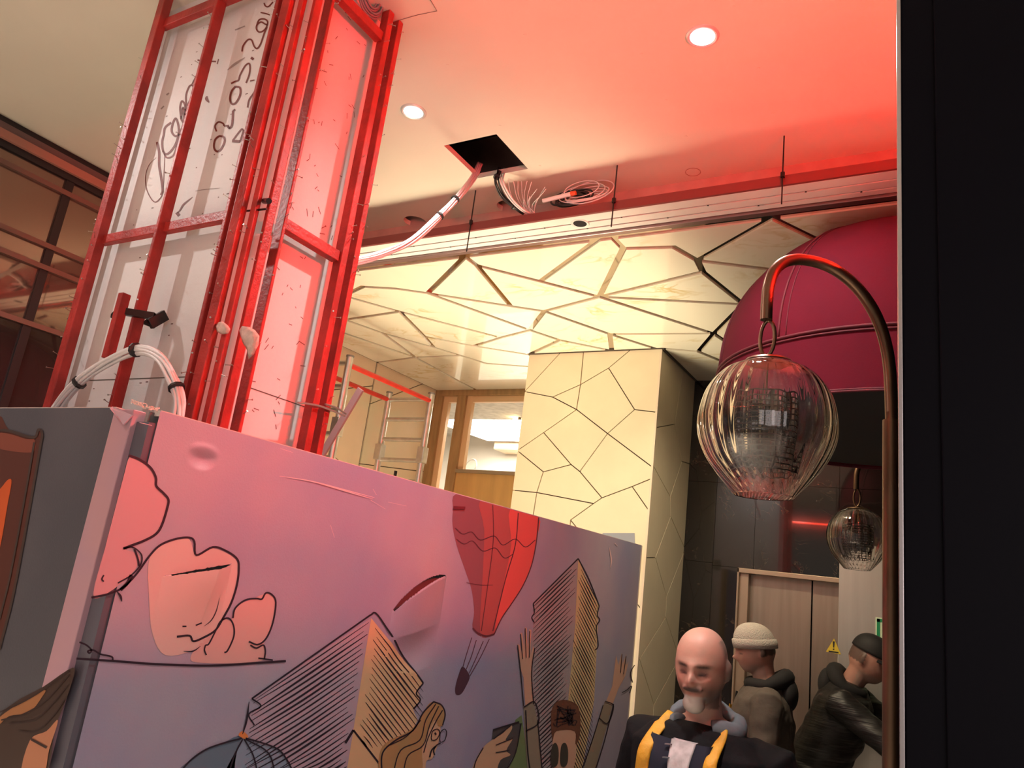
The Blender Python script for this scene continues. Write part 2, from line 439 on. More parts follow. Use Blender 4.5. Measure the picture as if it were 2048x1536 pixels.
for k, px, py in (('B',856,584),('C',954,528),('E',1022,610),('D',1081,560),('G',1199,591),('H',1247,494),('R',1348,491),('S',1395,518),('I',1406,541),
                  ('J',1487,606),('K',1428,665),('L',1089,620),('M',1060,658),('Nn',1220,666),('Q',1120,678),('W',1397,701),('Z1',794,575),('Z2',726,571),
                  ('n1',800,621),('n2',1001,673),('n3',948,690),('n9',849,671),('n4',868,693),('n14',921,709),('n7',973,725),('n6',765,664),('n11',831,713),('n12',917,760)):
    nd(k, px, py)
def onb(k, px, py): p = at(px, py, 'Z', ZI); N[k] = (p.x, BY0)
onb('A', 933, 512); onb('F', 1200, 482); onb('H0', 1230, 477); onb('T', 1545, 433)
for k, a, px, py in (('Z3','Z2',711,578),('b1','n1',708,595),('b2','n1',699,636),('b3','n6',698,640),('b4','n11',694,666),('b5','n11',756,723),('b6','n12',940,772),
                     ('UR','S',1534,535),('TR','T',1617,468),('JR','J',1540,640),('KR','K',1446,677)): ext(k, a, px, py)
def snap(k, px, py): p = at(px, py, 'Z', ZI); N[k] = (p.x, YF)
N['PL'] = (XP0, YF); snap('O', 1221, 697); snap('P', 1310, 693); N['PC'] = (XP1, YF); N['PR'] = (XP1, BY1); N['PLb'] = (XP0, BY1)
def snapx(k, px, py): p = at(px, py, 'Z', ZI); N[k] = (XP0, p.y)
snapx('n8', 1049, 736); snapx('n10', 1046, 708); N['Wb'] = (-1.05, BY1)
N['c0'] = (BX0, BY0); N['c1'] = (BX1, BY0); N['c2'] = (BX1, BY1); N['c3'] = (BX0, BY1)
Eg += [tuple(e.split('-')) for e in ('A-B A-C C-E C-D D-F D-G G-H H-H0 H-R R-S S-I I-J S-T S-UR G-I G-J G-K G-L L-E E-B L-M L-Nn Nn-K Nn-O Nn-P M-Q Q-O Q-PL B-M J-K K-W '
       'B-Z1 Z1-Z2 Z2-Z3 n1-b1 n1-b2 n1-n9 n9-n4 n1-n2 n2-M n2-n3 n9-n3 n3-n10 n6-b3 n6-n4 n4-n14 n14-n7 n7-n8 n6-n11 n11-n12 n11-b4 n11-b5 n11-n14 n12-b6 '
       'T-TR J-JR K-KR PL-O O-P P-PC PC-W W-Wb PC-PR PL-n10 n10-n8 n8-PLb').split()]
def border():
    eps = 1e-5
    sides = [sorted([k for k in N if abs(N[k][1]-BY0) < eps], key=lambda k: N[k][0]), sorted([k for k in N if abs(N[k][1]-BY1) < eps], key=lambda k: N[k][0]),
             sorted([k for k in N if abs(N[k][0]-BX0) < eps], key=lambda k: N[k][1]), sorted([k for k in N if abs(N[k][0]-BX1) < eps], key=lambda k: N[k][1])]
    for s_ in sides:
        for a, b in zip(s_, s_[1:]): Eg.append((a, b))
border()
for poly in faces_from_graph(N, Eg):
    q = inset(poly, 0.017)
    mb = MB().prism([(x, y, ZI-0.008) for x, y in q], (0, 0, 0.0078))
    make('ceiling_panel', mb, M_cpanel, ic)

# clad pillar (front towards the street, side towards the awning)
pil = struct(make('wall_pillar', MB().box((XP0+0.012, YF+0.012, 0), (XP1-0.012, YLIFT+0.2, ZI)), M_joint), 'cream pillar clad in irregular polygon panels')
N2 = {}; E2 = []
def pn(k, px, py):
    p = at(px, py, 'Y', YF); N2[k] = (p.x, p.z)
for k, px, py in (('d',1161,769),('e',1153,819),('g',1217,736),('h',1105,794),('i',1269,819),('k',1215,867),('l',1087,865),('n',1142,929),('o',1159.5,943),('r',1086.5,943.6),
                  ('q',1203.6,995.6),('t',1073.6,985),('v',1187,1007),('x',1264,973),('w',1141,1040)): pn(k, px, py)
def pb(k, px, py, **f):
    p = at(px, py, 'Y', YF); x, z = f.get('x', p.x), f.get('z', p.z); N2[k] = (x, z)
pb('a',1122,704,z=ZI); pb('c',1167,703,z=ZI); pb('f',1263,699,z=ZI); pb('b',1048,783,x=XP0); pb('m',1032,901,x=XP0); pb('u',1021,980,x=XP0)
pb('j',1314,824.5,x=XP1); pb('p',1303,935,x=XP1); pb('y',1303,956.5,x=XP1); pb('z',1296,1023,x=XP1)
N2['s'] = (N2['t'][0]-0.06, 1.2); N2['s2'] = (XP0, 1.05); N2['w2'] = (N2['w'][0]+0.05, 1.15); N2['s3'] = (XP0+0.45, 0.0); N2['aa'] = (XP1, 1.75); N2['w3'] = (XP1, 0.8)
for k, x, z in (('k0',XP0,0),('k1',XP1,0),('k2',XP1,ZI),('k3',XP0,ZI)): N2[k] = (x, z)
E2 = [tuple(e.split('-')) for e in 'a-b c-d d-e f-g g-d d-h h-b h-e g-i i-j i-k e-k e-l l-m l-n k-o k-p n-o o-q m-r r-n r-t t-u t-v q-v v-w q-x x-y x-z w-aa w-w2 t-s s-s2 s-w2 w2-s3 w2-w3'.split()]
for key, idx, val in ((0, 0, XP0), (1, 0, XP1), (2, 1, 0.0), (3, 1, ZI)):
    ks = sorted([k for k in N2 if abs(N2[k][idx]-val) < 1e-5], key=lambda k: N2[k][1-idx]); E2 += list(zip(ks, ks[1:]))
for poly in faces_from_graph(N2, E2):
    q = inset(poly, 0.0035)
    make('cladding_panel', MB().prism([(x, YF, z) for x, z in q], (0, 0.012, 0)), M_clad, pil)
random.seed(11)
seeds = [(4.68, 3.15), (5.1, 3.05), (4.8, 2.75), (5.15, 2.5), (4.65, 2.35), (4.95, 2.1), (5.2, 1.85), (4.7, 1.8), (4.9, 1.45), (4.6, 1.1), (5.1, 1.1), (4.8, 0.6), (5.15, 0.4), (4.6, 0.2)]
for poly in voronoi(seeds, (YF+0.014, 0, YLIFT, ZI)):
    q = inset(poly, 0.003)
    make('cladding_panel', MB().prism([(XP1, y, z) for y, z in q], (-0.012, 0, 0)), M_clad, pil)
make('corner_bead', MB().box((XP1-0.013, YF-0.001, 0), (XP1+0.001, YF+0.013, ZI)), mat('bead', (0.72, 0.60, 0.46), 0.4), pil)
make('shadow_gap', MB().box((XP0, YF-0.002, ZI-0.012), (XP1+0.004, YF+0.01, ZI-0.0005)).box((XP1-0.01, YF, ZI-0.014), (XP1+0.012, YLIFT, ZI-0.0005)), M_joint, pil)
seeds2 = [(YF+0.2+random.random()*0.5, 0.2+i*0.35) for i in range(9)]
for poly in voronoi(seeds2, (YF+0.014, 0, YDOOR, ZI)):
    q = inset(poly, 0.003)
    make('cladding_panel', MB().prism([(XP0, y, z) for y, z in q], (0.012, 0, 0)), M_clad, pil)

# left lobby wall, same cladding, with one wide vertical joint
lw = struct(make('wall_left', MB().box((XL-0.2, YB-0.3, 0), (XL-0.012, YDOOR+0.1, ZI+0.2)), M_joint), 'cream polygon-clad lobby wall behind the scaffold')
yj = at(737, 825, 'X', XL).y
random.seed(5)
for (ya, yb_) in ((YB+0.02, yj-0.006), (yj+0.006, YDOOR)):
    sd_ = []
    for i in range(8):
        for j in range(max(1, int((yb_-ya)/0.45))):
            sd_.append((ya+0.2+j*0.47+random.uniform(-0.16, 0.16), 0.2+i*0.44+random.uniform(-0.15, 0.15)))
    for poly in voronoi(sd_, (ya, 0, yb_, ZI)):
        q = inset(poly, 0.0035)
        make('cladding_panel', MB().prism([(XL, y, z) for y, z in q], (-0.012, 0, 0)), M_clad, lw)

# door wall at the back of the lobby: oak frame, side light, glazed door
dl = struct(make('door_1', MB().box((XL-0.012, YDOOR, ZI-0.055), (XP0+0.02, YDOOR+0.09, ZI)), M_wood, bevel=0.004), 'oak glazed door with a narrow side light')
def dx(px, py): return at(px, py, 'Y', YDOOR).x
x0, xa, xb, xc, xd = XL, dx(885, 860), dx(915, 860), dx(933, 860), XP0
make('door_stile', MB().box((XL, YDOOR, 0), (dx(884,800), YDOOR+0.09, ZI-0.055)), M_wood, dl)
make('door_stile', MB().box((dx(914,800), YDOOR, 0), (dx(931,800), YDOOR+0.09, ZI-0.055)), M_wood, dl)
zg = at(960, 940, 'Y', YDOOR).z; zt = at(960, 790, 'Y', YDOOR).z
make('door_rail', MB().box((dx(931,800), YDOOR-0.004, zg-0.03), (XP0, YDOOR+0.08, zg)), mat('grey_bead', (0.30, 0.22, 0.14), 0.4), dl)
make('door_panel', MB().box((dx(931,800), YDOOR+0.02, 0), (XP0, YDOOR+0.06, zg-0.03)), M_wood2, dl)
fr = MB()
for (xl, xr, zb, zt_) in ((dx(884,800), dx(914,800), 0.0, ZI-0.055), (dx(931,800), XP0+0.02, zg, ZI-0.055)):
    fr.box((xl, YDOOR+0.03, zb), (xl+0.055, YDOOR+0.075, zt_)).box((xr-0.02, YDOOR+0.03, zb), (xr, YDOOR+0.075, zt_)).box((xl+0.055, YDOOR+0.031, zt_-0.055), (xr-0.02, YDOOR+0.074, zt_-0.001))
make('glazing_bead', fr, mat('pale_oak', (0.72, 0.47, 0.26), 0.4), dl)
for (xl, xr, zb, zt_) in ((dx(884,800)+0.05, dx(914,800)-0.02, 0.02, ZI-0.11), (dx(931,800)+0.05, XP0, zg, ZI-0.11)):
    make('pane', MB().box((xl, YDOOR+0.05, zb), (xr, YDOOR+0.054, zt_)), _g, dl)
# room behind the door
rm = MB().box((-6.2, 7.6, 0), (-1.7, 7.7, 3.6)).box((-6.2, YDOOR+0.1, 0), (-6.1, 7.7, 3.6)).box((-1.75, YDOOR+0.1, 0), (-1.7, 7.7, 3.6))
wr = struct(make('wall_back_room', rm, M_white), 'white walls of the bright room behind the oak door')
tile = MB().box((0.004, 7.592, 0.003), (0.596, 7.6, 0.157))
t0 = make('wall_tile', tile, M_white, wr); t0.location = (-6.0, 0, 1.2)
for k in range(1, 49):
    c_ = t0.copy(); COL.objects.link(c_); c_.location = (-6.0+(k % 7)*0.6, 0, 1.2+(k//7)*0.16)
struct(make('ceiling_back_room', MB().box((-6.2, YDOOR+0.1, 3.45), (-1.7, 7.7, 3.5)), M_conc), 'rough concrete ceiling of the room behind the oak door')
cb = thing('wall_cabinet', 'pale wooden cabinet on the white wall behind the door glass', 'cabinet', (-3.75, 7.3, 2.3))
pc = at(1015, 865, 'Y', 7.3)
make('carcass', MB().box((pc.x-0.16, 7.3, pc.z-0.20), (pc.x+0.3, 7.59, pc.z+0.24)), mat('pale_ply', (0.72, 0.58, 0.42), 0.5), cb, bevel=0.004)
make('cabinet_door', MB().box((pc.x-0.15, 7.288, pc.z-0.19), (pc.x+0.29, 7.299, pc.z+0.23)), mat('pale_ply2', (0.76, 0.62, 0.46), 0.5), cb)
pb_ = at(1031, 845, 'Y', 6.6)
wl = thing('wall_lamp', 'glowing warm wall lamp seen at the edge of the door glass', 'lamp', pb_)
make('bulb', MB().sphere(pb_, (0.035, 0.035, 0.09)), M_bulb, wl, smooth='all')
make('backplate', MB().box(pb_+V((0.035,-0.02,-0.10)), pb_+V((0.05,0.02,0.10))), M_brass, wl)
light('back_room_light', 'AREA', (-4.0, 6.6, 3.3), (-4.0, 6.7, 0), 90, (1.0, 0.86, 0.66), size=1.2)
tp = [at(x, y, 'Y', 6.9) for x, y in ((930, 935), (936, 925), (944, 919), (951, 921), (953, 930), (950, 938))]
tf = thing('gooseneck_tap', 'thin curved tap visible low in the door glass', 'tap', tp[0])
make('spout', MB().tube(smooth_path(tp, 5), 0.008, 8), M_alu, tf, smooth='all')
make('stem', MB().tube([tp[0], V((tp[0].x, tp[0].y, 0.9))], 0.011, 8), M_alu, tf, smooth='all')

# black marble lift wall in big slabs
lift_l, lift_r = at(1475, 1150, 'Y', YLIFT).x, at(1679, 1160, 'Y', YLIFT).x
ZL = 2.092
lwall = struct(make('wall_back', MB().box((XP1-0.05, YLIFT+0.02, ZL), (1.2, YLIFT+0.3, ZI+0.1)).box((XP1-0.05, YLIFT+0.02, 0), (lift_l, YLIFT+0.3, ZL)).box((lift_r, YLIFT+0.02, 0), (1.2, YLIFT+0.3, ZL)), M_joint), 'black polished marble wall around the lift')
zj = at(1370, 1120, 'Y', YLIFT).z; zj2 = at(1633, 974, 'Y', YLIFT).z
xs = [XP1, at(1427, 1100, 'Y', YLIFT).x, at(1510, 1050, 'Y', YLIFT).x, -0.62, 0.1, 1.2]
for i in range(5):
    for (z0, z1) in ((0, 0.7), (0.7, 1.4), (1.4, ZL if i > 0 else zj), (ZL if i > 0 else zj, zj2), (zj2, ZI)):
        xa_, xb_ = xs[i]+0.0012, xs[i+1]-0.0012
        if z1 <= ZL+1e-6 and xb_ > lift_l and xa_ < lift_r:
            if xa_ < lift_l: xb_ = lift_l
            elif xb_ > lift_r: xa_ = lift_r
            else: continue
            if xb_-xa_ < 0.01: continue
        make('marble_slab', MB().box((xa_, YLIFT, z0+0.0012), (xb_, YLIFT+0.02, z1-0.0012)), M_bmarble, lwall)
lf = struct(make('door_2', MB().box((lift_l, YLIFT-0.012, 0), (lift_l+0.012, YLIFT+0.13, ZL)).box((lift_l, YLIFT-0.012, ZL-0.03), (lift_r, YLIFT+0.13, ZL)).box((lift_l+0.012, YLIFT+0.02, 0), (lift_l+0.07, YLIFT+0.13, ZL-0.03)), mat('lift_jamb', (0.50, 0.37, 0.27), 0.35, metal=0.6), bevel=0.002), 'brushed steel lift door with steel jamb')
xm = at(1622, 1300, 'Y', YLIFT+0.1).x
make('door_leaf', MB().box((lift_l+0.07, YLIFT+0.085, 0), (xm-0.004, YLIFT+0.12, ZL-0.03)), M_steel, lf)
make('door_leaf', MB().box((xm+0.004, YLIFT+0.095, 0), (lift_r+0.3, YLIFT+0.13, ZL-0.03)), M_steel, lf)
make('gap_light_block', MB().box((lift_l, YLIFT+0.15, 0), (lift_r+0.3, YLIFT+0.17, ZL)), M_void, lf)  # black sheet added behind the leaves so no light shows in the gap
sp = tag(make('steel_wall_panel', MB().box((lift_r, YLIFT-0.03, 0), (0.35, YLIFT-0.002, 2.28)), M_steel2, bevel=0.002), 'pale steel wall panel right of the lift door', 'wall panel')
# grab rail
gr = thing('grab_rail', 'short white rail across the pale steel panel', 'rail', (-0.4, YLIFT-0.08, 1.1))
a, b = at(1742, 1452, 'Y', YLIFT-0.08), at(1800, 1462, 'Y', YLIFT-0.08)
make('bar', MB().tube([a, V((0.3, a.y, a.z))], 0.014, 10), M_white, gr, smooth=True)
make('bracket', MB().box((a.x+0.02, YLIFT-0.08, a.z-0.01), (a.x+0.04, YLIFT-0.03, a.z+0.01)), M_white, gr)
make('bracket', MB().box((0.2, YLIFT-0.08, a.z-0.01), (0.22, YLIFT-0.03, a.z+0.01)), M_white, gr)

# signs
s0, s1 = at(1751, 1234, 'Y', YLIFT-0.034), at(1751, 1326, 'Y', YLIFT-0.034)
hs = s0.z-s1.z
sg = thing('exit_sign', 'green and pale escape route sign on the steel panel', 'sign', s1)
make('plate', MB().box((s0.x, YLIFT-0.036, s1.z), (s0.x+hs*0.95, YLIFT-0.031, s0.z)), mat('sign_pale', (0.72, 0.86, 0.62), 0.4), sg)
G = mat('sign_green', (0.02, 0.30, 0.12), 0.4)
bd = MB(); t_ = hs*0.06
for a_, b_ in (((0.03, 0.03), (0.97, 0.10)), ((0.03, 0.90), (0.97, 0.97)), ((0.03, 0.03), (0.10, 0.97)), ((0.90, 0.03), (0.97, 0.97))):
    bd.box((s0.x+a_[0]*hs*.95, YLIFT-0.038, s1.z+a_[1]*hs), (s0.x+b_[0]*hs*.95, YLIFT-0.036, s1.z+b_[1]*hs))
make('border', bd, G, sg)
pic = MB()
def sq(pts): pic.prism([(s0.x+u*hs*.95, YLIFT-0.0375, s1.z+v*hs) for u, v in pts], (0, 0.0015, 0))
sq([(0.20,0.42),(0.34,0.72),(0.42,0.78),(0.78,0.78),(0.78,0.70),(0.45,0.70),(0.30,0.40)]); sq([(0.45,0.15),(0.60,0.15),(0.70,0.60),(0.50,0.62)]); sq([(0.70,0.15),(0.82,0.15),(0.72,0.60),(0.62,0.55)])
make('pictogram', pic, G, sg)
tr = [at(*p, 'Y', YLIFT-0.034) for p in ((1668, 1277), (1652, 1303), (1682, 1309))]
ws = thing('warning_sign', 'yellow triangular warning sign between lift and steel panel', 'sign', tr[1])
make('plate', MB().prism(tr, (0, 0.003, 0)), mat('sign_yellow', (0.75, 0.55, 0.05), 0.45), ws)
c = (tr[0]+tr[1]+tr[2])/3; e_ = MB()
e_.prism([(c.x-0.006, c.y-0.0015, c.z+0.040), (c.x+0.006, c.y-0.0015, c.z+0.040), (c.x+0.003, c.y-0.0015, c.z+0.004), (c.x-0.003, c.y-0.0015, c.z+0.004)], (0, 0.001, 0))
e_.box((c.x-0.004, c.y-0.0015, c.z-0.010), (c.x+0.004, c.y-0.0005, c.z-0.003)).box((c.x-0.028, c.y-0.0015, c.z-0.026), (c.x+0.028, c.y-0.0005, c.z-0.018))
make('exclamation_mark', e_, mat('sign_black', (0.02, 0.02, 0.02), 0.5), ws)

# glass facade on the left, one storey of dark panes
gf = struct(make('window_1', MB().box((XG-0.06, -2.5, ZO-0.035), (XG, YB, ZO)).box((XG-0.06, -2.5, 0), (XG, YB, 0.1)), M_frame2), 'dark tinted glass facade on the left')
def gz(px, py): return at(px, py, 'X', XG).z
zs = {'a': gz(0, 285), 'b': gz(0, 322), 'c': gz(0, 452), 'd': gz(0, 500), 'e': gz(0, 628)}
make('transom', MB().box((XG-0.03, -2.5, gz(0, 258)-0.002), (XG+0.02, YB, ZO-0.035)), mat('mauve_frame', (0.16, 0.09, 0.09), 0.4, metal=0.3), gf)
make('transom', MB().box((XG-0.03, -2.5, gz(0, 277)), (XG+0.03, YB, gz(0, 259))), mat('terracotta_frame', (0.38, 0.15, 0.11), 0.5), gf)
make('transom', MB().box((XG-0.04, -2.5, gz(0, 292)), (XG+0.01, YB, gz(0, 277))), M_frame2, gf)
for k in 'bcde': make('transom', MB().box((XG-0.03, -2.5, zs[k]-0.012), (XG+0.014, YB, zs[k]+0.012)), M_frame, gf)
ym = at(140, 365, 'X', XG).y
for y in (ym-1.35, ym):
    make('mullion', MB().box((XG-0.05, y-0.02, 0), (XG+0.006, y+0.02, gz(0, 290))), M_frame2, gf)
levels = [0.1, 1.1, zs['e'], zs['d'], zs['c'], zs['b'], gz(0, 290)]
ycols = [-2.5, ym-1.35, ym, YB]
for i in range(3):
    for j in range(6):
        make('pane', MB().box((XG-0.012, ycols[i]+0.012, levels[j]+0.006), (XG-0.006, ycols[i+1]-0.012, levels[j+1]-0.006)), M_fglass if j < 2 else M_tint, gf)
struct(make('wall_behind_glass', MB().box((XG-0.5, -2.6, 0), (XG-0.4, YB, ZO)), M_joint), 'dark interior behind the facade glass')

# black lacquered shopfront pier on the right with a slim silver edge
pier = thing('shopfront_pier', 'tall black lacquered pier filling the right edge', 'pier', (0.12, 1.2, 0))
pe = at(1796, 768, 'Y', 1.10)
make('body', MB().box((pe.x+0.006, 1.10, 0), (0.9, 1.45, ZO)), M_navy, pier, bevel=0.002)
make('cover_panel', MB().box((pe.x+0.050, 1.092, 0), (0.9, 1.0995, ZO)), M_navy, pier, bevel=0.002)
make('edge_strip', MB().box((pe.x, 1.097, 0), (pe.x+0.006, 1.30, ZO)), M_edge, pier, bevel=0.001)
struct(make('wall_right', MB().box((0.42, 1.45, 0), (0.5, YLIFT, ZI-0.02)), M_navy), 'dark shop wall on the right behind the pier')
# red light line on the shop front, hidden by the pier
led = thing('red_light_line', 'red light line on the shop front behind the black pier', 'light', (0.25, 1.7, 2.7))
make('tube', MB().tube([(0.25, 1.50, 2.95), (0.25, 1.93, 2.95)], 0.016, 10), M_led, led)
make('channel', MB().box((0.27, 1.47, 2.92), (0.29, 2.0, 2.99)), M_dark, led)
make('lower_light_block', MB().box((-0.06, 1.46, 2.71), (0.42, 2.0, 2.72)), M_dark, led)  # added blocker, keeps the red light off lamp arm and man
make('end_light_block', MB().box((-0.05, 2.0, 2.69), (0.42, 2.01, 3.07)), M_dark, led)  # added blocker, keeps the red light off the awning

# red neon tube across the passage behind the viewer, mirrored in the black marble
def mirror_pt(px, py, ym):
    d = ray(px, py); t = (YLIFT+(YLIFT-ym))/d.y; q = CAM+d*t; return V((q.x, ym, q.z))
n0, n1 = mirror_pt(1552, 1042, -0.55), mirror_pt(1672, 1056, -0.55); n1.z = n0.z
nt_ = thing('neon_tube', 'straight red neon tube over the street side of the passage', 'light', n0)
make('tube', MB().tube([n0, n1], 0.012, 10), mat('red_neon', (1, 0.05, 0.03), 0.5, emit=(1.0, 0.06, 0.03), estr=26.0), nt_)
make('holder', MB().tube([n0, V((n0.x, n0.y, ZO))], 0.006, 8), M_dark, nt_); make('holder', MB().tube([n1, V((n1.x, n1.y, ZO))], 0.006, 8), M_dark, nt_)

# ceiling downlights in view
for px, py, lab in ((827, 223, 'round white ceiling downlight nearest the red-framed column'), (1405, 72, 'round white ceiling downlight in the red-lit ceiling')):
    p = at(px, py, 'Z', ZO)
    d = thing('downlight', lab, 'downlight', p, 'ceiling downlights')
    make('bezel', MB().lathe(p, [(0.040,-0.004),(0.047,-0.006),(0.053,-0.003),(0.054,0.0),(0.040,0.0)], 32), mat('bezel', (0.70, 0.68, 0.66), 0.35, metal=0.4), d, smooth=True)
    make('lens', MB().disc(p+V((0,0,-0.001)), 0.0405, (0,0,-1), 0.0025, 32), M_lamp, d)
    light('downlight_beam', 'SPOT', p+V((0,0,-0.012)), p+V((0,0,-2)), 62 if px < 1000 else 95, (1.0, 0.95, 0.90), spot_size=math.radians(150), spot_blend=0.9, shadow_soft_size=0.04)

# ================================================================== COLUMN WITH RED STEEL FRAME
YC, XC = 1.177, -1.594           # outer planes of the steel frame
col = thing('framed_column', 'tall white column stripped to its red steel framing', 'column', (-2.0, 1.5, 0))
CB = XC-0.072
core = [(-2.385, YC+0.07), (CB-0.068, YC+0.07), (CB, YC+0.145), (CB, 1.64), (-2.385, 1.64)]
make('core', MB().prism([(x, y, 0) for x, y in core], (0, 0, ZO)), M_board, col)
bj = MB()
make('board_joint', MB().box((-2.25, YC+0.069, 2.26), (CB-0.07, YC+0.0702, 2.2625)).box((CB-0.0002, 1.34, 2.26), (CB+0.001, 1.63, 2.2625)), M_joint, col)
def xy_at(px, plane, v): 
    p = at(px, 742, plane, v); return p
studs = []
def stud(x0, y0, x1, y1, rot=0.0, top=ZO, z0=0.0):
    cx, cy = (x0+x1)/2, (y0+y1)/2; hx, hy = (x1-x0)/2, (y1-y0)/2
    mb = MB().box((-hx, -hy, z0), (hx, hy, top))
    R_ = Matrix.Rotation(rot, 3, 'Z'); mb.v = [R_ @ p + V((cx, cy, 0)) for p in mb.v]
    studs.append((cx, cy, hx, hy, rot))
    return make('stud', mb, M_red, col, bevel=0.0025)
X = lambda px, yy: at(px, 742, 'Y', yy).x
Yq = lambda px, xx: at(px, 742, 'X', xx).y
# left face
x = X(105, YC); stud(x, YC, X(118, YC), Yq(139, X(118, YC)))
x = X(234, YC); stud(x, YC, x+0.013, YC+0.034)
x = X(372, YC); stud(x, YC, x+0.014, YC+0.036)
# chamfered corner
stud(X(388, YC+0.005), YC+0.005, X(388, YC+0.005)+0.026, YC+0.031, math.radians(18))
y4 = YC+0.032; x4 = X(422, y4); stud(x4+0.002, y4, x4+0.017, y4+0.026, math.radians(28))
y5 = YC+0.062; x5 = X(458, y5); stud(x5, y5, x5+0.013, Yq(482, x5+0.013))
# right face
y6 = Yq(503, XC); stud(XC-0.036, y6, XC, Yq(510, XC))
y7 = Yq(639, XC); stud(XC-0.034, y7, XC, Yq(652, XC))
y8 = Yq(665, XC); stud(XC-0.030, y8, XC, Yq(676, XC))
# thin flange along the left corner stud
x = X(100, YC+0.01); stud(x-0.012, YC+0.03, x+0.002, YC+0.05)
def crossbar(p, q, h, d):
    return make('crossbar', MB().bar(p, q, d, h, (0, 0, 1)), M_red, col, bevel=0.002)
xl, xr = studs[0][0], studs[2][0]
zb1 = at(215, 480, 'Y', YC+0.03).z; zb2 = at(335, 48, 'Y', YC+0.03).z
crossbar((xl, YC+0.03, zb1), (xr, YC+0.03, zb1), 0.030, 0.022)
crossbar((xl, YC+0.03, zb2), (xr, YC+0.03, zb2), 0.034, 0.022)
zr1 = at(590, 462, 'X', XC-0.02).z; zr2 = at(720, 32, 'X', XC-0.02).z
crossbar((XC-0.024, y6+0.006, zr1), (XC-0.024, y7, zr1), 0.034, 0.03)
crossbar((XC-0.024, y6+0.006, zr2), (XC-0.024, y7, zr2), 0.034, 0.03)
make('tie_wire', MB().tube(smooth_path([at(x, y, 'Y', YC+0.05) for x, y in ((470, 425), (492, 422), (515, 420), (533, 418))], 4), 0.003, 6), M_dark, col)
make('wall_plug', MB().tube([at(528, 402, 'Y', YC+0.07), at(538, 402, 'Y', YC+0.02)], 0.008, 8), M_dark, col)
# cable bundle ring high up between the right studs
rgm = MB()
cc = at(742, -8, 'X', XC-0.03)
for i in range(7):
    rr = 0.075-0.006*i
    rgm.tube([cc+V((0.005*(i%3), math.cos(a)*rr*0.8, math.sin(a)*rr)) for a in [2*math.pi*k/24 for k in range(24)]], 0.0035, 6, closed=True)
make('cable_ring', rgm, mat('grey_cable', (0.25, 0.22, 0.24), 0.4), col, smooth='all')
# nails along the studs
random.seed(3); nl = MB()
for cx, cy, hx, hy, rot in studs:
    for k in range(16):
        z = 2.12+random.random()*1.48
        right = cx > XC-0.07 and cy > YC+0.09
        face = V((1, 0, 0)) if right else V((0, -1, 0))
        sidev = V((0, 1, 0)) if right else V((1, 0, 0))
        edge = random.choice((-1, 1))
        base = V((cx, cy, z)) + (V((hx, 0, 0)) if right else V((0, -hy, 0))) + sidev*(edge*random.uniform(0.2, 0.9)*(hy if right else hx))
        d = (face+V((random.uniform(-.5,.5), random.uniform(-.5,.5), random.uniform(-.3,.4))) + sidev*edge*random.uniform(0, .9)).normalized()
        L = random.uniform(0.008, 0.02)
        nl.tube([base-d*0.003, base+d*L], 0.0009, 4); nl.tube([base+d*L, base+d*(L+0.001)], 0.0026, 6)
stuff(make('nails', nl, M_nail, col))
# specks of old filler and paint on the boards
sp_ = MB(); random.seed(21)
for k in range(70):
    y = random.uniform(1.35, 1.56); z = random.uniform(2.15, 3.55); a = random.uniform(0, 3.1); L = random.uniform(0.003, 0.012)
    d = V((0, math.cos(a), math.sin(a)*1.0)); p = V((CB+0.0007, y, z)); u = V((0, -d.z, d.y))
    sp_.add([p-d*L-u*0.0012, p+d*L-u*0.0012, p+d*L+u*0.0012, p-d*L+u*0.0012], [(0,1,2,3)])
for k in range(40):
    x = random.uniform(-2.24, -1.75); z = random.uniform(2.15, 3.4); L = random.uniform(0.002, 0.006)
    p = V((x, YC+0.0695, z)); sp_.add([p+V((-L,0,-.0015)), p+V((L,0,-.0015)), p+V((L,0,.0015)), p+V((-L,0,.0015))], [(0,1,2,3)])
stuff(make('filler_specks', sp_, mat('speck', (0.16, 0.08, 0.07), 0.8), col))
# handwriting on the left board
YG = YC+0.069
def stroke_mb(mb, pts, w, plane, v, n=6, taper=False, lift=None):
    P = smooth_path([V((x, y, 0)) for x, y in pts], n) if len(pts) > 2 else [V((*p, 0)) for p in pts]
    L = len(P); vs_ = []; fs = []
    for i, p in enumerate(P):
        t = (P[min(i+1, L-1)]-P[max(i-1, 0)]); t.normalize() if t.length > 0 else None
        nrm = V((-t.y, t.x, 0)); k = w/2
        if taper: k *= (0.25+0.75*math.sin(math.pi*min(1, max(0.02, i/(L-1)))))
        for s_ in (-1, 1):
            q = p+nrm*(s_*k); r_ = at(q.x, q.y, plane, v)
            vs_.append(lift(r_) if lift else r_)
    for i in range(L-1): fs.append((2*i, 2*i+1, 2*i+3, 2*i+2))
    mb.add(vs_, fs)
wr_ = MB()
W = lambda pts, w=4.0, taper=False: stroke_mb(wr_, pts, w, 'Y', YG, taper=taper)
W([(438,272),(430,280),(428,295),(434,303),(442,298),(449,283),(447,274),(438,272)], 4)               # 0
W([(433,263),(430,252),(437,244),(446,247),(448,252)], 3.2); W([(448,252),(455,252),(460,257)], 3)      # 2
W([(466,222),(465,240),(463,252),(458,256),(455,250)], 4.4); W([(467,219),(469,222)], 6)                # dot and tail
W([(471,173),(463,183),(460,198),(464,208),(472,205),(480,190),(480,176),(471,173)], 4)                 # 0
W([(462,167),(470,163),(477,160),(480,150),(490,132),(498,127),(500,136),(498,150),(492,166)], 3.2)     # 5
W([(502,115),(507,119)], 5)
W([(484,103),(486,92),(495,80),(503,80),(508,92),(514,97),(521,88),(528,68),(534,54)], 3.2)              # 2
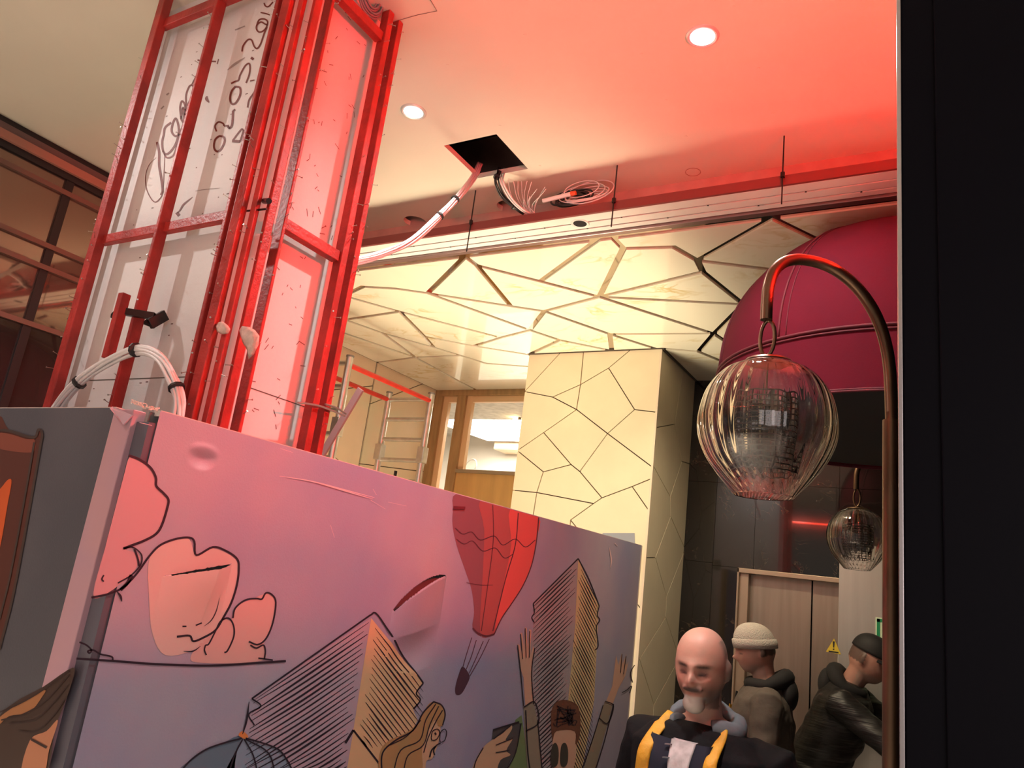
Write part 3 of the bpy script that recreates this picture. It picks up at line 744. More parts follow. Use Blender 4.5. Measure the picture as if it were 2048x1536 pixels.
W([(535,50),(530,48),(522,44),(514,50),(513,58),(518,64),(526,62),(533,54),(535,43),(528,38),(518,40),(513,52)], 3.2)  # 0
W([(521,25),(531,27),(540,30)], 2.6); W([(528,6),(531,12),(537,13),(546,4)], 2.8)
W([(464,282),(480,283)], 5.5); W([(466,280),(478,264),(484,258),(487,262)], 3.2); W([(480,283),(487,260)], 3)   # second line
W([(495,215),(498,200),(506,188),(511,180)], 3.2); W([(500,162),(509,160)], 2.4)
# signature flourish
W([(312,315),(298,330),(291,352),(293,378),(302,397),(310,404),(318,399),(325,385),(328,340),(329,310),(327,300)], 2.0, True)
W([(314,284),(318,305),(318,330),(322,355),(325,380),(322,390)], 4.6)
W([(342,245),(330,255),(327,270),(324,285),(326,302),(332,308),(340,304),(350,290),(356,272),(357,255),(352,237),(346,245),(343,262),(350,272),(358,268),(366,250),(368,235),(366,215),(362,235),(366,245)], 4)
W([(326,302),(333,315),(346,311),(354,290),(360,275)], 3)
W([(362,238),(360,215),(364,202),(370,212),(369,235)], 3.6); W([(368,235),(372,215),(372,190),(379,172),(386,173),(384,190),(374,212)], 3.2)
W([(383,170),(398,140),(402,132)], 2.4); W([(388,175),(400,150),(404,138)], 2)
W([(353,428),(360,420),(366,410),(375,402),(385,394)], 3.4, True); W([(353,430),(358,426)], 8)
W([(418,205),(413,198),(414,192)], 6, True); W([(395,120),(405,122),(432,123)], 3); W([(437,118),(434,128)], 6, True)
make('handwriting', wr_, M_graf, col)
sm = MB()
for pts, w_ in (([(333,190),(338,186)], 12), ([(322,218),(328,212)], 10), ([(455,140),(470,128),(490,115)], 5), ([(470,60),(490,52)], 8), ([(390,382),(410,379),(440,376)], 1.5)): stroke_mb(sm, pts, w_, 'Y', YG+0.0002, taper=True)
make('smudges', sm, mat('smudge', (0.33, 0.27, 0.25), 0.8), col)
# plaster lumps caught between the studs
def blob(name, pts, plane, v, th, material, parent):
    rings = []; P = [at(x, y, plane, v) for x, y in pts]; c = sum(P, V())/len(P); n_ = (CAM-c).normalized()
    mb = MB(); back = [p for p in P]; fr_ = [c+(p-c)*0.72+n_*th for p in P]; top = [c+(p-c)*0.3+n_*th*1.3 for p in P]
    mb.loft([back, fr_, top]); return make(name, mb, material, parent, smooth='all')
blob('plaster_lump', ((430,652),(436,644),(446,643),(455,650),(461,658),(457,667),(445,669),(434,664)), 'Y', YC+0.018, 0.014, M_plaster, col)
blob('plaster_lump', ((478,660),(484,652),(499,654),(510,660),(519,672),(517,690),(508,708),(497,719),(494,700),(485,685)), 'Y', YC+0.045, 0.014, M_plaster, col)
# short offcut of tube clamped on with a black bracket
ys = YC-0.035
p0, p1 = at(250, 588, 'Y', ys), at(203, 718, 'Y', ys)
make('tube_offcut', MB().bar(p0, V((p0.x, p0.y, p1.z)), 0.026, 0.022, (1, 0, 0)), M_red, col, bevel=0.002)
a, b = at(240, 622, 'Y', ys+0.005), at(308, 640, 'Y', YC+0.02)
br = make('clamp_bracket', MB().bar(a, V((b.x, b.y, a.z-0.004)), 0.018, 0.020).bar(V((b.x, YC+0.01, a.z-0.03)), V((b.x, YC+0.05, a.z+0.012)), 0.014, 0.03), M_dark, col, bevel=0.0015)
make('clamp_bolt', MB().tube([V((b.x-0.006, YC+0.0, a.z-0.028)), V((b.x-0.006, YC+0.03, a.z-0.028))], 0.008, 6).tube([V((a.x, ys-0.012, a.z-0.018)), V((a.x, ys+0.012, a.z-0.018))], 0.011, 6), M_dark, col)
wn = MB(); 
for q in (((595, 805), (640, 812), (690, 832)), ((650, 808), (672, 815), (692, 828))): wn.tube(smooth_path([at(x, y, 'X', XC+0.01) for x, y in q], 4), 0.003, 6)
make('bent_wire', wn, M_nail, col)

# ================================================================== HOARDING WITH THE PAINTED MURAL
XH, YH, ZH, YE = -1.562, 1.016, 2.115, 4.25
hb = thing('painted_hoarding', 'lilac hoarding box painted with a city mural around the column', 'hoarding', (-1.6, 1.1, 0))
def bulge(p, cx, cz, ry, rz, amt):
    d = ((p.y-cx)/ry)**2+((p.z-cz)/rz)**2
    return amt*max(0, 1-d)**1.5
_t1 = at(375, 1215, 'X', XH); _t2 = at(842, 1255, 'X', XH); _t0 = at(405, 917, 'X', XH)
_s1a, _s1b = at(325, 1153, 'X', XH), at(456, 1129, 'X', XH)
_s2a, _s2b = at(788, 1225, 'X', XH), at(886, 1150, 'X', XH)
def push(p):
    """how far the canvas is pushed out (+) or in (-) at a point of the long face"""
    h = bulge(p, _t0.y, _t0.z, 0.045, 0.03, -0.010)+bulge(p, _t0.y, _t0.z+0.02, 0.05, 0.02, 0.005)
    # torn pocket: the canvas below the slit sags outwards
    if _s1a.y-0.03 < p.y < _s1b.y+0.03:
        t = (p.y-_s1a.y)/(_s1b.y-_s1a.y); zs_ = _s1a.z+(_s1b.z-_s1a.z)*t
        dz = zs_-p.z; k = max(0, min(1, t*1.0))*max(0, min(1, (1.06-t)*3))
        if dz > 0: h += 0.042*k*math.exp(-(dz/0.10)**2)
    y0, y1 = _s2a.y-0.01, _s2b.y+0.02
    if y0 < p.y < y1:
        t = (p.y-y0)/(y1-y0); ztop = _s2a.z+(_s2b.z-_s2a.z)*math.sin(t*math.pi/2)**0.8; zbot = _t2.z-0.115-0.03*math.sin(t*3.1)
        if zbot < p.z < ztop:
            s_ = (p.z-zbot)/(ztop-zbot); h += 0.034*math.sin(math.pi*min(1, t*1.0))**0.7*(s_**1.4)*(1 if s_ < 0.98 else 0.9) - 0.012*math.sin(math.pi*t)*math.sin(math.pi*min(1, s_*2.2))*(1 if s_ < 0.45 else 0)
    return h
def lift(p): return V((XH+push(p), p.y, p.z))
ysn = [YH+0.03+0.0036*i for i in range(int((2.50-YH)/0.0036))]; 
while ysn[-1] < YE-0.05: ysn.append(ysn[-1]+0.05)
ysn[-1] = YE
zsn = [0.0, 0.4, 0.8, 1.1]+[1.2+0.01*i for i in range(30)]+[1.5+0.0036*i for i in range(int((ZH-1.5)/0.0036))]+[ZH]
vs_ = []; fs = []
for y in ysn:
    for z in zsn: vs_.append(lift(V((XH, y, z))))
nz = len(zsn)
for i in range(len(ysn)-1):
    for j in range(nz-1):
        q = (i*nz+j, (i+1)*nz+j, (i+1)*nz+j+1, i*nz+j+1)
        xs_ = [vs_[k].x for k in q]
        if max(xs_)-min(xs_) > 0.0055 and zsn[j] > 1.2: continue       # the tears
        fs.append(q)
M_mural = mat('mural_sky', (0.38, 0.325, 0.385), 0.5, col2=(0.275, 0.26, 0.38), vscale=1.7, bump=0.06, bscale=220, detail=3)
mbm = MB(); mbm.v = vs_; mbm.f = fs
face = make('mural_canvas', mbm, M_mural, hb, smooth='all')
backb = MB().box((XH-0.026, YH+0.02, 0), (XH-0.022, YE, ZH-0.004))
make('backing_board', backb, mat('grey_board', (0.16, 0.14, 0.14), 0.8), hb)
make('top_edge', MB().box((XH-0.024, YH+0.032, ZH-0.012), (XH-0.0005, YE, ZH+0.002)), mat('raw_edge', (0.66, 0.55, 0.50), 0.7, var=0.2, vscale=40), hb)
make('end_edge', MB().box((XH-0.045, YE, 0), (XH+0.001, YE+0.012, ZH)), mat('cream_edge', (0.70, 0.57, 0.46), 0.6), hb)
# street-side panel and the wrapped corner strip
xs0 = at(231, 818, 'Y', YH).x; xs1 = at(268, 826, 'Y', YH).x
M_grey = mat('mural_grey', (0.10, 0.092, 0.105), 0.5, col2=(0.075, 0.072, 0.085), vscale=2.2, bump=0.05, bscale=200)
make('street_panel', MB().box((-3.7, YH, 0), (xs0, YH+0.04, ZH)), M_grey, hb)
make('street_panel_edge', MB().box((-3.7, YH+0.001, ZH), (xs0, YH+0.04, ZH+0.0025)), MATS['raw_edge'], hb)
make('corner_strip', MB().box((xs0, YH-0.002, 0), (xs1, YH+0.03, ZH-0.004)), mat('mural_pink_strip', (0.50, 0.27, 0.28), 0.42, col2=(0.42, 0.26, 0.33), vscale=3), hb, bevel=0.002)
make('corner_gap', MB().box((xs1, YH+0.012, 0), (XH-0.004, YH+0.045, ZH-0.03)), mat('gap_blue', (0.10, 0.095, 0.12), 0.5), hb)
fl = MB().add([(xs0, YH-0.001, ZH), (xs1, YH+0.0, ZH-0.012), (xs1-0.005, YH-0.014, ZH-0.035), (xs0+0.008, YH-0.010, ZH+0.006)], [(0,1,2,3)])
make('torn_flap', MB().prism([(xs0-0.006, YH-0.003, ZH+0.001), (xs1+0.004, YH-0.003, ZH-0.02), (xs1-0.004, YH-0.014, ZH-0.045), (xs0, YH-0.012, ZH-0.006)], (0, -0.002, 0.001)), MATS['mural_pink_strip'], hb)
fz = MB(); random.seed(9)
for k in range(26):
    px = random.uniform(262, 312); p = at(px, 818+(px-275)*0.22, 'X', XH-0.01); p.z = ZH
    fz.tube(smooth_path([p, p+V((random.uniform(-.008,.008), random.uniform(-.012,.012), random.uniform(.002,.009))), p+V((random.uniform(-.008,.008), random.uniform(-.02,.02), random.uniform(-.004,.008)))], 3), 0.0008, 3)
stuff(make('frayed_threads', fz, mat('thread', (0.72, 0.58, 0.50), 0.9), hb))
make('tape_patch', MB().prism([at(1205, 1066, 'Y', YE+0.02), at(1269, 1066, 'Y', YE+0.02), at(1270, 1088, 'Y', YE+0.02), at(1262, 1095, 'Y', YE+0.02), at(1205, 1080, 'Y', YE+0.02)], (0, 0.003, 0)), mat('grey_tape', (0.30, 0.32, 0.36), 0.35, metal=0.3), hb)

# ---- painted motifs
_pm = {}
def paint(col_): 
    k = 'paint_%02d_%02d_%02d' % tuple(int(c*99) for c in col_)
    return mat(k, col_, 0.5)
LV = [0.0]
def fill(pts, col_, name, plane='X', v=XH, lv=0.0006, curve=True, sub=0.03):
    P = smooth_path([V((x, y, 0)) for x, y in pts], 4, closed=True) if curve else [V((*p, 0)) for p in pts]
    P3 = [at(p.x, p.y, plane, v) for p in P]
    if plane == 'X':
        for p in P3: p.z = min(p.z, ZH-0.0015)
    bm = bmesh.new(); vv = [bm.verts.new(p) for p in P3]
    tris = tessellate_polygon([[p for p in P3]])
    for t in tris:
        try: bm.faces.new([vv[i] for i in t])
        except ValueError: pass
    if plane == 'X':
        for _ in range(7):
            es = [e for e in bm.edges if e.calc_length() > sub]
            if not es: break
            bmesh.ops.subdivide_edges(bm, edges=es, cuts=1); bmesh.ops.triangulate(bm, faces=bm.faces)
        for q in bm.verts: q.co = lift(q.co)+V((lv, 0, 0))
        torn = [f_ for f_ in bm.faces if max(q.co.x for q in f_.verts)-min(q.co.x for q in f_.verts) > 0.0055]
        if torn: bmesh.ops.delete(bm, geom=torn, context='FACES')
    else:
        for q in bm.verts: q.co = q.co+V((0, -lv, 0))
    me = bpy.data.meshes.new(name); bm.to_mesh(me); bm.free(); me.materials.append(paint(col_))
    o = bpy.data.objects.new(name, me); COL.objects.link(o); adopt(o, hb); return o
INK = (0.022, 0.014, 0.024)
def lines(name, strokes, col_=INK, plane='X', v=XH, lv=0.0014):
    mb = MB()
    lf = (lambda p: lift(p)+V((lv, 0, 0))) if plane == 'X' else (lambda p: p-V((0, lv, 0)))
    for st in strokes:
        pts, w_ = st[0], st[1]; stroke_mb(mb, pts, w_, plane, v, n=5, taper=len(st) > 2, lift=lf)
    return make(name, mb, paint(col_), hb)
PK, PE = (0.50, 0.29, 0.31), (0.54, 0.40, 0.37)
fill([(259,914),(280,920),(300,935),(311,955),(313,970),(336,997),(334,1015),(318,1060),(290,1080),(248,1096),(280,1112),(262,1148),(215,1186),(186,1190),(210,1095),(245,960)], PK, 'painted_cloud')
fill([(300,1112),(350,1080),(378,1078),(391,1108),(425,1096),(472,1120),(474,1165),(450,1230),(425,1265),(385,1300),(330,1310),(305,1270),(298,1200)], PE, 'painted_cloud', sub=0.006)
fill([(430,1262),(447,1238),(462,1240),(475,1212),(505,1198),(535,1187),(550,1205),(545,1245),(528,1285),(530,1318),(480,1326),(410,1326),(380,1318),(400,1285)], (0.54, 0.33, 0.31), 'painted_cloud')
lines('cloud_outline', [([(257,911),(278,919),(300,935),(311,955),(312,972),(326,986),(336,999),(334,1015),(323,1050),(311,1068),(288,1081),(262,1091),(246,1097)], 5),
    ([(246,1097),(262,1094),(274,1100),(283,1112),(280,1130),(262,1150),(235,1166)], 3), ([(268,1098),(275,1118),(277,1132)], 4), ([(207,1150),(203,1158),(207,1163)], 3),
    ([(182,1195),(215,1188),(245,1175),(272,1148),(298,1112),(320,1090),(350,1078),(377,1075),(388,1083),(392,1110),(425,1094),(450,1101),(473,1117),(477,1137),(473,1170),(462,1205),(446,1235),(430,1260),(405,1275),(385,1282),(377,1271),(352,1273)], 4.2),
    ([(262,1150),(255,1165),(240,1180)], 7), ([(233,1183),(240,1192),(243,1203)], 5, 1), ([(434,1195),(430,1220),(420,1240),(405,1252)], 2.4, 1), ([(362,1252),(370,1252)], 3), ([(388,1250),(400,1245)], 3),
    ([(410,1290),(417,1287),(430,1262),(440,1243),(456,1236),(466,1250),(467,1272),(455,1300),(448,1305)], 3.2), ([(410,1290),(408,1300),(412,1310)], 3), ([(366,1302),(385,1302),(400,1292)], 2.6, 1),
    ([(465,1236),(470,1216),(490,1200),(512,1197),(523,1198),(531,1186),(543,1189),(551,1205),(545,1245),(532,1276),(515,1289),(497,1283)], 3.4), ([(500,1290),(512,1296),(526,1290),(530,1302),(528,1318)], 3.2),
    ([(152,1317),(230,1322),(310,1328),(420,1331),(510,1326),(571,1322)], 4.6), ([(158,1284),(172,1290),(182,1300),(178,1306),(175,1302),(186,1300),(200,1308),(222,1313),(225,1320)], 3.6), ([(516,1316),(545,1320)], 3)], )
# towers
def clip_line(p, q, poly):
    return p, q
LT = [(743,1232),(503,1398),(520,1412),(495,1428),(488,1470),(470,1540),(690,1540),(706,1462)]
fill([(742,1236),(503,1398),(521,1412),(494,1430),(486,1475),(440,1560),(700,1560)], (0.40, 0.29, 0.36), 'painted_tower', curve=False)
fill([(742,1236),(846,1365),(835,1385),(842,1400),(826,1420),(835,1440),(824,1460),(770,1490),(755,1560),(690,1560),(706,1462),(728,1320)], (0.62, 0.38, 0.22), 'painted_tower', curve=False, lv=0.001, sub=0.012)
st = [([(740,1230),(503,1397)], 3.4), ([(740,1230),(755,1230),(800,1300),(846,1366)], 3.4), ([(503,1397),(521,1412),(497,1428),(508,1450)], 3), ([(846,1366),(832,1386),(840,1400),(826,1418)], 3), ([(706,1460),(690,1486)], 5), ([(706,1460),(760,1530)], 4)]
random.seed(4)
for i in range(26):
    y0_ = 1243+i*12.0; cx_ = 741-0.155*(y0_-1235); gap = random.uniform(0, 12)+ (14 if i > 6 else 0)*random.random()
    dy = 162/237
    xe = 505 - max(0, (i-1))*1.6; xs_2 = cx_-gap
    x2 = max(xe, xs_2-245); y2_ = y0_+(xs_2-x2)*dy
    if y2_ > 1545: x2 = xs_2-(1545-y0_)/dy; y2_ = 1545
    if xs_2-x2 > 20:
        xm_ = (xs_2+x2)/2; st.append(([(xs_2, y0_+gap*dy), (xm_, y0_+(cx_-xm_)*dy+random.uniform(-1,1)), (x2, y2_)], random.uniform(2, 4.2), 1))
    xs_3 = cx_+8+gap*0.6; x3 = min(846-max(0, i-3)*2.2, xs_3+100); y3 = y0_+(x3-cx_)*1.32
    if y3 > 1470: x3 = cx_+(1470+i*1.5-y0_)/1.32; y3 = 1470+i*1.5
    if x3-xs_3 > 8: st.append(([(xs_3, y0_+(xs_3-cx_)*1.32), ((xs_3+x3)/2, y0_+((xs_3+x3)/2-cx_)*1.32+random.uniform(-1.5,1.5)), (x3, y3)], random.uniform(2, 3.8), 1))
lines('tower_hatching', st)
fill([(1156,1118),(1066,1208),(1068,1240),(1060,1300),(1064,1560),(1126,1560),(1136,1400),(1150,1250)], (0.36, 0.28, 0.30), 'painted_tower', curve=False)
fill([(1156,1118),(1197,1212),(1193,1300),(1188,1400),(1176,1470),(1160,1560),(1126,1560),(1136,1400),(1150,1250)], (0.58, 0.40, 0.22), 'painted_tower', curve=False, lv=0.001)
st = [([(1156,1117),(1066,1207)], 2.4), ([(1156,1117),(1178,1160),(1198,1212)], 2.4), ([(1066,1207),(1068,1225),(1063,1235),(1068,1245)], 2.2), ([(1198,1212),(1194,1230),(1199,1240),(1192,1255),(1196,1290),(1190,1300)], 2.2)]
for i in range(42):
    y0_ = 1126+i*9.4; cx_ = 1156-0.075*(y0_-1118)
    xl_ = max(1066, cx_-92); dy = 0.98; y2_ = y0_+(cx_-xl_)*dy
    g_ = random.uniform(1, 14)
    if y2_ > 1545: xl_ = cx_-(1545-y0_)/dy; y2_ = 1545
    if cx_-g_-xl_ > 8: st.append(([(cx_-g_, y0_+g_*dy), ((cx_-g_+xl_)/2, y0_+(cx_-(cx_-g_+xl_)/2)*dy+random.uniform(-1,1)), (xl_, y2_)], random.uniform(1.3, 2.8), 1))
    xr_ = min(1196-i*0.45, cx_+50); y3 = y0_+(xr_-cx_)*2.0; g_ = random.uniform(1, 8)
    if y3 > 1545: xr_ = cx_+(1545-y0_)/2.0; y3 = 1545
    if xr_-cx_-g_ > 6: st.append(([(cx_+g_, y0_+g_*2.0), ((cx_+g_+xr_)/2, y0_+((cx_+g_+xr_)/2-cx_)*2.0), (xr_, y3)], random.uniform(1.2, 2.4), 1))
lines('tower_hatching', st)
# hot-air balloon
fill([(912,988),(906,1020),(905,1050),(913,1090),(930,1140),(943,1180),(948,1225),(945,1255),(966,1270),(975,1200),(985,1100),(985,1006)], (0.22, 0.085, 0.105), 'painted_balloon')
fill([(960,1002),(968,1060),(965,1150),(960,1265),(985,1268),(1000,1240),(1010,1160),(1022,1090),(1024,1020)], (0.36, 0.09, 0.09), 'painted_balloon', lv=0.001)
fill([(1020,1018),(1022,1090),(1008,1160),(990,1255),(1003,1236),(1022,1208),(1045,1172),(1062,1132),(1072,1080),(1077,1034)], (0.62, 0.10, 0.09), 'painted_balloon', lv=0.0012)
lines('balloon_lines', [([(910,1056),(925,1068),(943,1064),(960,1080),(988,1072),(1005,1090),(1030,1078),(1050,1094),(1070,1080)], 1.8), ([(912,1078),(928,1088),(945,1082),(965,1102),(990,1096),(1008,1116),(1026,1108)], 1.8),
    ([(985,1010),(986,1080),(975,1170),(962,1262)], 1.6), ([(1036,1026),(1030,1090),(1010,1160),(985,1262)], 2), ([(1077,1035),(1072,1085),(1062,1132),(1045,1172),(1022,1208),(1003,1236),(988,1268)], 2.2),
    ([(945,1256),(955,1266),(972,1272),(988,1268)], 3.4), ([(943,1275),(932,1310),(925,1335)], 1.5), ([(952,1280),(943,1310),(932,1338)], 1.5), ([(966,1282),(952,1315),(938,1346)], 1.5), ([(978,1278),(960,1315),(939,1352)], 1.5),
    ([(932,1165),(960,1170),(985,1170)], 1.2)], (0.10, 0.03, 0.045))
fill([(925,1333),(939,1352),(932,1372),(922,1388),(912,1389),(910,1376),(916,1352)], (0.075, 0.03, 0.05), 'painted_basket')
# blue dome, lower left of the mural
fill([(483,1475),(445,1486),(410,1499),(380,1520),(358,1545),(430,1552),(480,1552)], (0.12, 0.16, 0.22), 'painted_dome')
fill([(483,1475),(520,1488),(556,1499),(573,1520),(586,1552),(520,1556),(470,1556)], (0.22, 0.26, 0.35), 'painted_dome', lv=0.001)
fill([(476,1470),(484,1462),(495,1472),(490,1478)], (0.65, 0.20, 0.06), 'painted_finial', lv=0.002)
lines('dome_outline', [([(483,1476),(445,1486),(410,1499),(380,1520),(358,1545)], 3.4), ([(490,1476),(525,1486),(556,1499),(573,1520),(588,1550)], 3.4), ([(497,1403),(492,1440),(484,1468)], 4.2, 1), ([(484,1478),(468,1510),(455,1550)], 3), ([(487,1478),(505,1510),(515,1550)], 3), ([(490,1478),(535,1505),(550,1550)], 3)], lv=0.0024)
# woman with round glasses
SK, HR = (0.56, 0.34, 0.22), (0.40, 0.22, 0.10)
fill([(862,1447),(878,1443),(880,1462),(876,1485),(868,1508),(862,1518),(852,1522),(846,1550),(820,1550),(835,1500)], SK, 'painted_woman', lv=0.0016)
fill([(853,1412),(866,1403),(880,1408),(889,1425),(886,1448),(876,1452),(868,1440),(852,1470),(843,1500),(838,1550),(764,1550),(758,1507),(775,1482),(810,1466),(835,1445)], HR, 'painted_hair', lv=0.0022)
lines('woman_lines', [([(866,1403),(845,1425),(825,1460),(790,1480),(764,1505),(762,1545)], 3), ([(870,1408),(850,1440),(838,1480),(800,1500),(785,1545)], 2.2), ([(876,1412),(858,1450),(845,1490),(815,1510),(805,1545)], 2.2), ([(884,1420),(872,1440),(855,1475),(846,1505)], 2.2), ([(866,1403),(882,1410),(889,1428),(884,1450)], 2.6), ([(840,1440),(812,1472),(778,1490)], 2),
    ([(861,1475),(864,1462),(874,1458),(878,1466),(872,1478),(863,1480),(861,1475)], 2), ([(878,1478),(880,1464),(888,1458),(892,1466),(888,1480),(880,1484),(878,1478)], 1.8), ([(868,1468),(871,1466)], 5), ([(880,1486),(872,1490),(866,1500),(868,1510)], 2.6), ([(870,1492),(862,1500),(858,1514)], 3)], lv=0.003)
# hand with a dark phone, raised arms, curly head with sunglasses
fill([(944,1550),(950,1520),(965,1495),(985,1478),(1005,1466),(1020,1450),(1023,1458),(1010,1480),(1025,1476),(1012,1500),(1020,1510),(1000,1520),(985,1550)], SK, 'painted_hand', lv=0.0022)
fill([(1030,1440),(1043,1430),(1050,1480),(1056,1560),(1010,1560),(1030,1500)], (0.16, 0.22, 0.10), 'painted_sleeve', curve=False)
fill([(985,1459),(1036,1443),(1041,1448),(1030,1504),(1008,1545),(975,1548)], (0.075, 0.065, 0.07), 'painted_phone', curve=False, lv=0.0016)
AR = (0.60, 0.34, 0.25); SL = (0.28, 0.22, 0.17)
fill([(1046,1354),(1038,1330),(1036,1300),(1034,1288),(1039,1290),(1043,1308),(1040,1266),(1044,1265),(1048,1300),(1049,1254),(1053,1256),(1055,1300),(1058,1258),(1062,1260),(1060,1310),(1066,1292),(1068,1298),(1062,1335),(1062,1360),(1066,1408),(1050,1412)], AR, 'painted_arm', curve=False, lv=0.0016)
fill([(1046,1414),(1066,1404),(1074,1440),(1078,1490),(1084,1560),(1056,1560),(1050,1480)], SL, 'painted_sleeve', curve=False, lv=0.0018)
fill([(1232,1310),(1236,1330),(1243,1306),(1245,1328),(1252,1308),(1252,1330),(1257,1322),(1250,1352),(1236,1378),(1224,1410),(1211,1404),(1224,1372),(1228,1340)], AR, 'painted_arm', curve=False, lv=0.0016)
fill([(1209,1402),(1224,1412),(1214,1450),(1200,1500),(1184,1560),(1160,1560),(1178,1500),(1198,1440)], SL, 'painted_sleeve', curve=False, lv=0.0018)
fill([(1108,1462),(1148,1456),(1152,1490),(1148,1530),(1130,1556),(1108,1540)], AR, 'painted_face', lv=0.0018)
fill([(1101,1430),(1108,1408),(1122,1400),(1140,1402),(1155,1412),(1160,1440),(1158,1475),(1150,1488),(1148,1462),(1112,1462),(1104,1480)], (0.15, 0.055, 0.035), 'painted_curls', lv=0.0024)
fill([(1100,1510),(1104,1490),(1111,1486),(1116,1500),(1115,1525),(1108,1534),(1101,1528)], (0.05, 0.045, 0.04), 'painted_sunglasses', lv=0.003)
fill([(1119,1512),(1122,1490),(1130,1486),(1135,1500),(1134,1525),(1126,1534),(1120,1528)], (0.05, 0.045, 0.04), 'painted_sunglasses', lv=0.003)
cu = [([(1104+random.uniform(0,48), 1408+random.uniform(0,44)), (1110+random.uniform(0,40), 1412+random.uniform(0,40)), (1108+random.uniform(0,44), 1410+random.uniform(0,44))], 1.6) for _ in range(16)]
lines('figure_lines', cu+[([(1046,1412),(1040,1345),(1034,1290)], 2), ([(1066,1408),(1062,1345),(1068,1296)], 2), ([(1046,1414),(1068,1404),(1076,1444),(1050,1462)], 2.4), ([(1050,1420),(1054,1500),(1060,1550)], 2.4), ([(1074,1440),(1084,1550)], 2.2), ([(1209,1402),(1226,1412),(1214,1446),(1197,1436)], 2.2), ([(1226,1408),(1208,1480),(1186,1550)], 2.2), ([(1205,1410),(1180,1490),(1160,1545)], 2),
    ([(1243,1308),(1240,1345)], 1.4), ([(1251,1312),(1246,1348)], 1.4), ([(1040,1268),(1044,1318)], 1.4), ([(1049,1256),(1051,1315)], 1.4), ([(1058,1262),(1057,1315)], 1.4), ([(965,1495),(950,1522),(944,1550)], 2.2), ([(985,1478),(1021,1450)], 2), ([(990,1490),(1024,1476)], 2), ([(990,1505),(1018,1500)], 2), ([(985,1459),(1037,1443)], 2.6), ([(1041,1446),(1030,1504),(1008,1545)], 2.2),
    ([(1268,1330),(1260,1345),(1264,1365)], 1.8), ([(1243,1385),(1252,1380),(1262,1372),(1258,1386)], 1.8)], lv=0.0036)
# scratches and staples
scr = [([(558,952),(620,962),(690,980),(748,995)], 2.2, 1), ([(640,968),(700,985),(745,998)], 1.8, 1), ([(740,1000),(770,1018)], 2, 1), ([(775,1004),(812,1012)], 1.8, 1), ([(745,978),(752,990)], 2, 1), ([(560,845+52),(585,905)], 2, 1), ([(660,1050),(668,1075)], 2, 1), ([(278,845),(303,851)], 4, 1), ([(1218,1095),(1222,1120),(1220,1135)], 3, 1), ([(1229,1086),(1234,1092)], 5, 1)]
stuff(lines('scratches', scr, (0.66, 0.46, 0.47), lv=0.002))
lines('staple', [([(905,1015),(929,1016)], 6)], (0.14, 0.02, 0.03), lv=0.004)
# street side motifs
fill([(-8,862),(20,862),(55,873),(72,873),(78,860),(86,867),(80,905),(58,1030),(28,1190),(0,1300),(-10,1300)], (0.085, 0.022, 0.014), 'painted_pillar', 'Y', YH)
fill([(-8,868),(20,868),(52,878),(70,880),(64,905),(-8,895)], (0.20, 0.05, 0.03), 'painted_pillar_band', 'Y', YH, lv=0.001)
fill([(-6,1000),(8,970),(20,958),(24,966),(16,1010),(4,1080),(-6,1110)], (0.55, 0.09, 0.02), 'painted_flame', 'Y', YH, lv=0.0012)
lines('pillar_outline', [([(-5,861),(20,862),(55,873),(72,874),(78,860),(86,868),(80,905),(58,1030),(28,1190),(0,1300)], 5), ([(70,885),(50,1000),(22,1150),(0,1240)], 4)], (0.05, 0.03, 0.025), 'Y', YH, lv=0.002)
fill([(-5,1445),(30,1405),(85,1375),(147,1335),(143,1370),(125,1420),(110,1460),(88,1550),(-5,1550)], (0.045, 0.022, 0.016), 'painted_hair', 'Y', YH-0.002, lv=0.001)
fill([(-5,1440),(35,1410),(90,1380),(85,1395),(60,1425),(20,1432),(-5,1455)], (0.32, 0.13, 0.05), 'painted_hair', 'Y', YH-0.002, lv=0.002)
fill([(62,1480),(95,1462),(118,1440),(100,1500),(88,1550),(45,1550)], (0.42, 0.17, 0.09), 'painted_skin', 'Y', YH-0.002, lv=0.002)
lines('hair_strands', [([(0,1425),(40,1408),(85,1382),(140,1342)], 3), ([(5,1440),(50,1428),(95,1400),(140,1350)], 3), ([(20,1447),(70,1440),(105,1410),(138,1370)], 3), ([(40,1462),(75,1462),(110,1430),(130,1400)], 3), ([(65,1478),(96,1495)], 5)], (0.03, 0.012, 0.01), 'Y', YH-0.002, lv=0.003)

# ================================================================== CABLES
def bundle(name, label, path, n, r, spread, ties, material=M_cable, group=None, squash=0.5):
    t = thing(name, label, 'cable bundle', path[0], group)
    P = smooth_path(path, 7); random.seed(len(label))
    for i in range(n):
        a = 2*math.pi*i/n; offx, offz = math.cos(a)*spread*random.uniform(.4, 1), math.sin(a)*spread*random.uniform(.4, 1)
        q = []
        for k, p in enumerate(P):
            t_ = (P[min(k+1, len(P)-1)]-P[max(k-1, 0)]).normalized(); vd = (CAM-p).normalized()
            u = t_.cross(vd).normalized(); q.append(p+u*offx*(1+0.25*math.sin(k*0.4+i))+vd*offz*squash)
        make('cable', MB().tube(q, r, 6), material, t, smooth='all')
    for f in ties:
        k = int(f*(len(P)-2)); make('cable_tie', MB().tube([P[k], P[k]+(P[k+1]-P[k]).normalized()*0.006], spread*1.0+r+0.0015, 10), M_tie, t)
    return t
yb1 = YC-0.045
lp = [at(x, y, 'Y', yb1) for x, y in ((95, 838), (140, 782), (205, 730), (270, 700), (318, 715), (345, 755), (358, 800), (357, 850))]
bundle('cable_bundle', 'arched bundle of white cables rising over the hoarding corner', lp, 8, 0.0048, 0.014, (0.2, 0.44, 0.80))
pA = at(950, 350, 'Z', ZO+0.05)
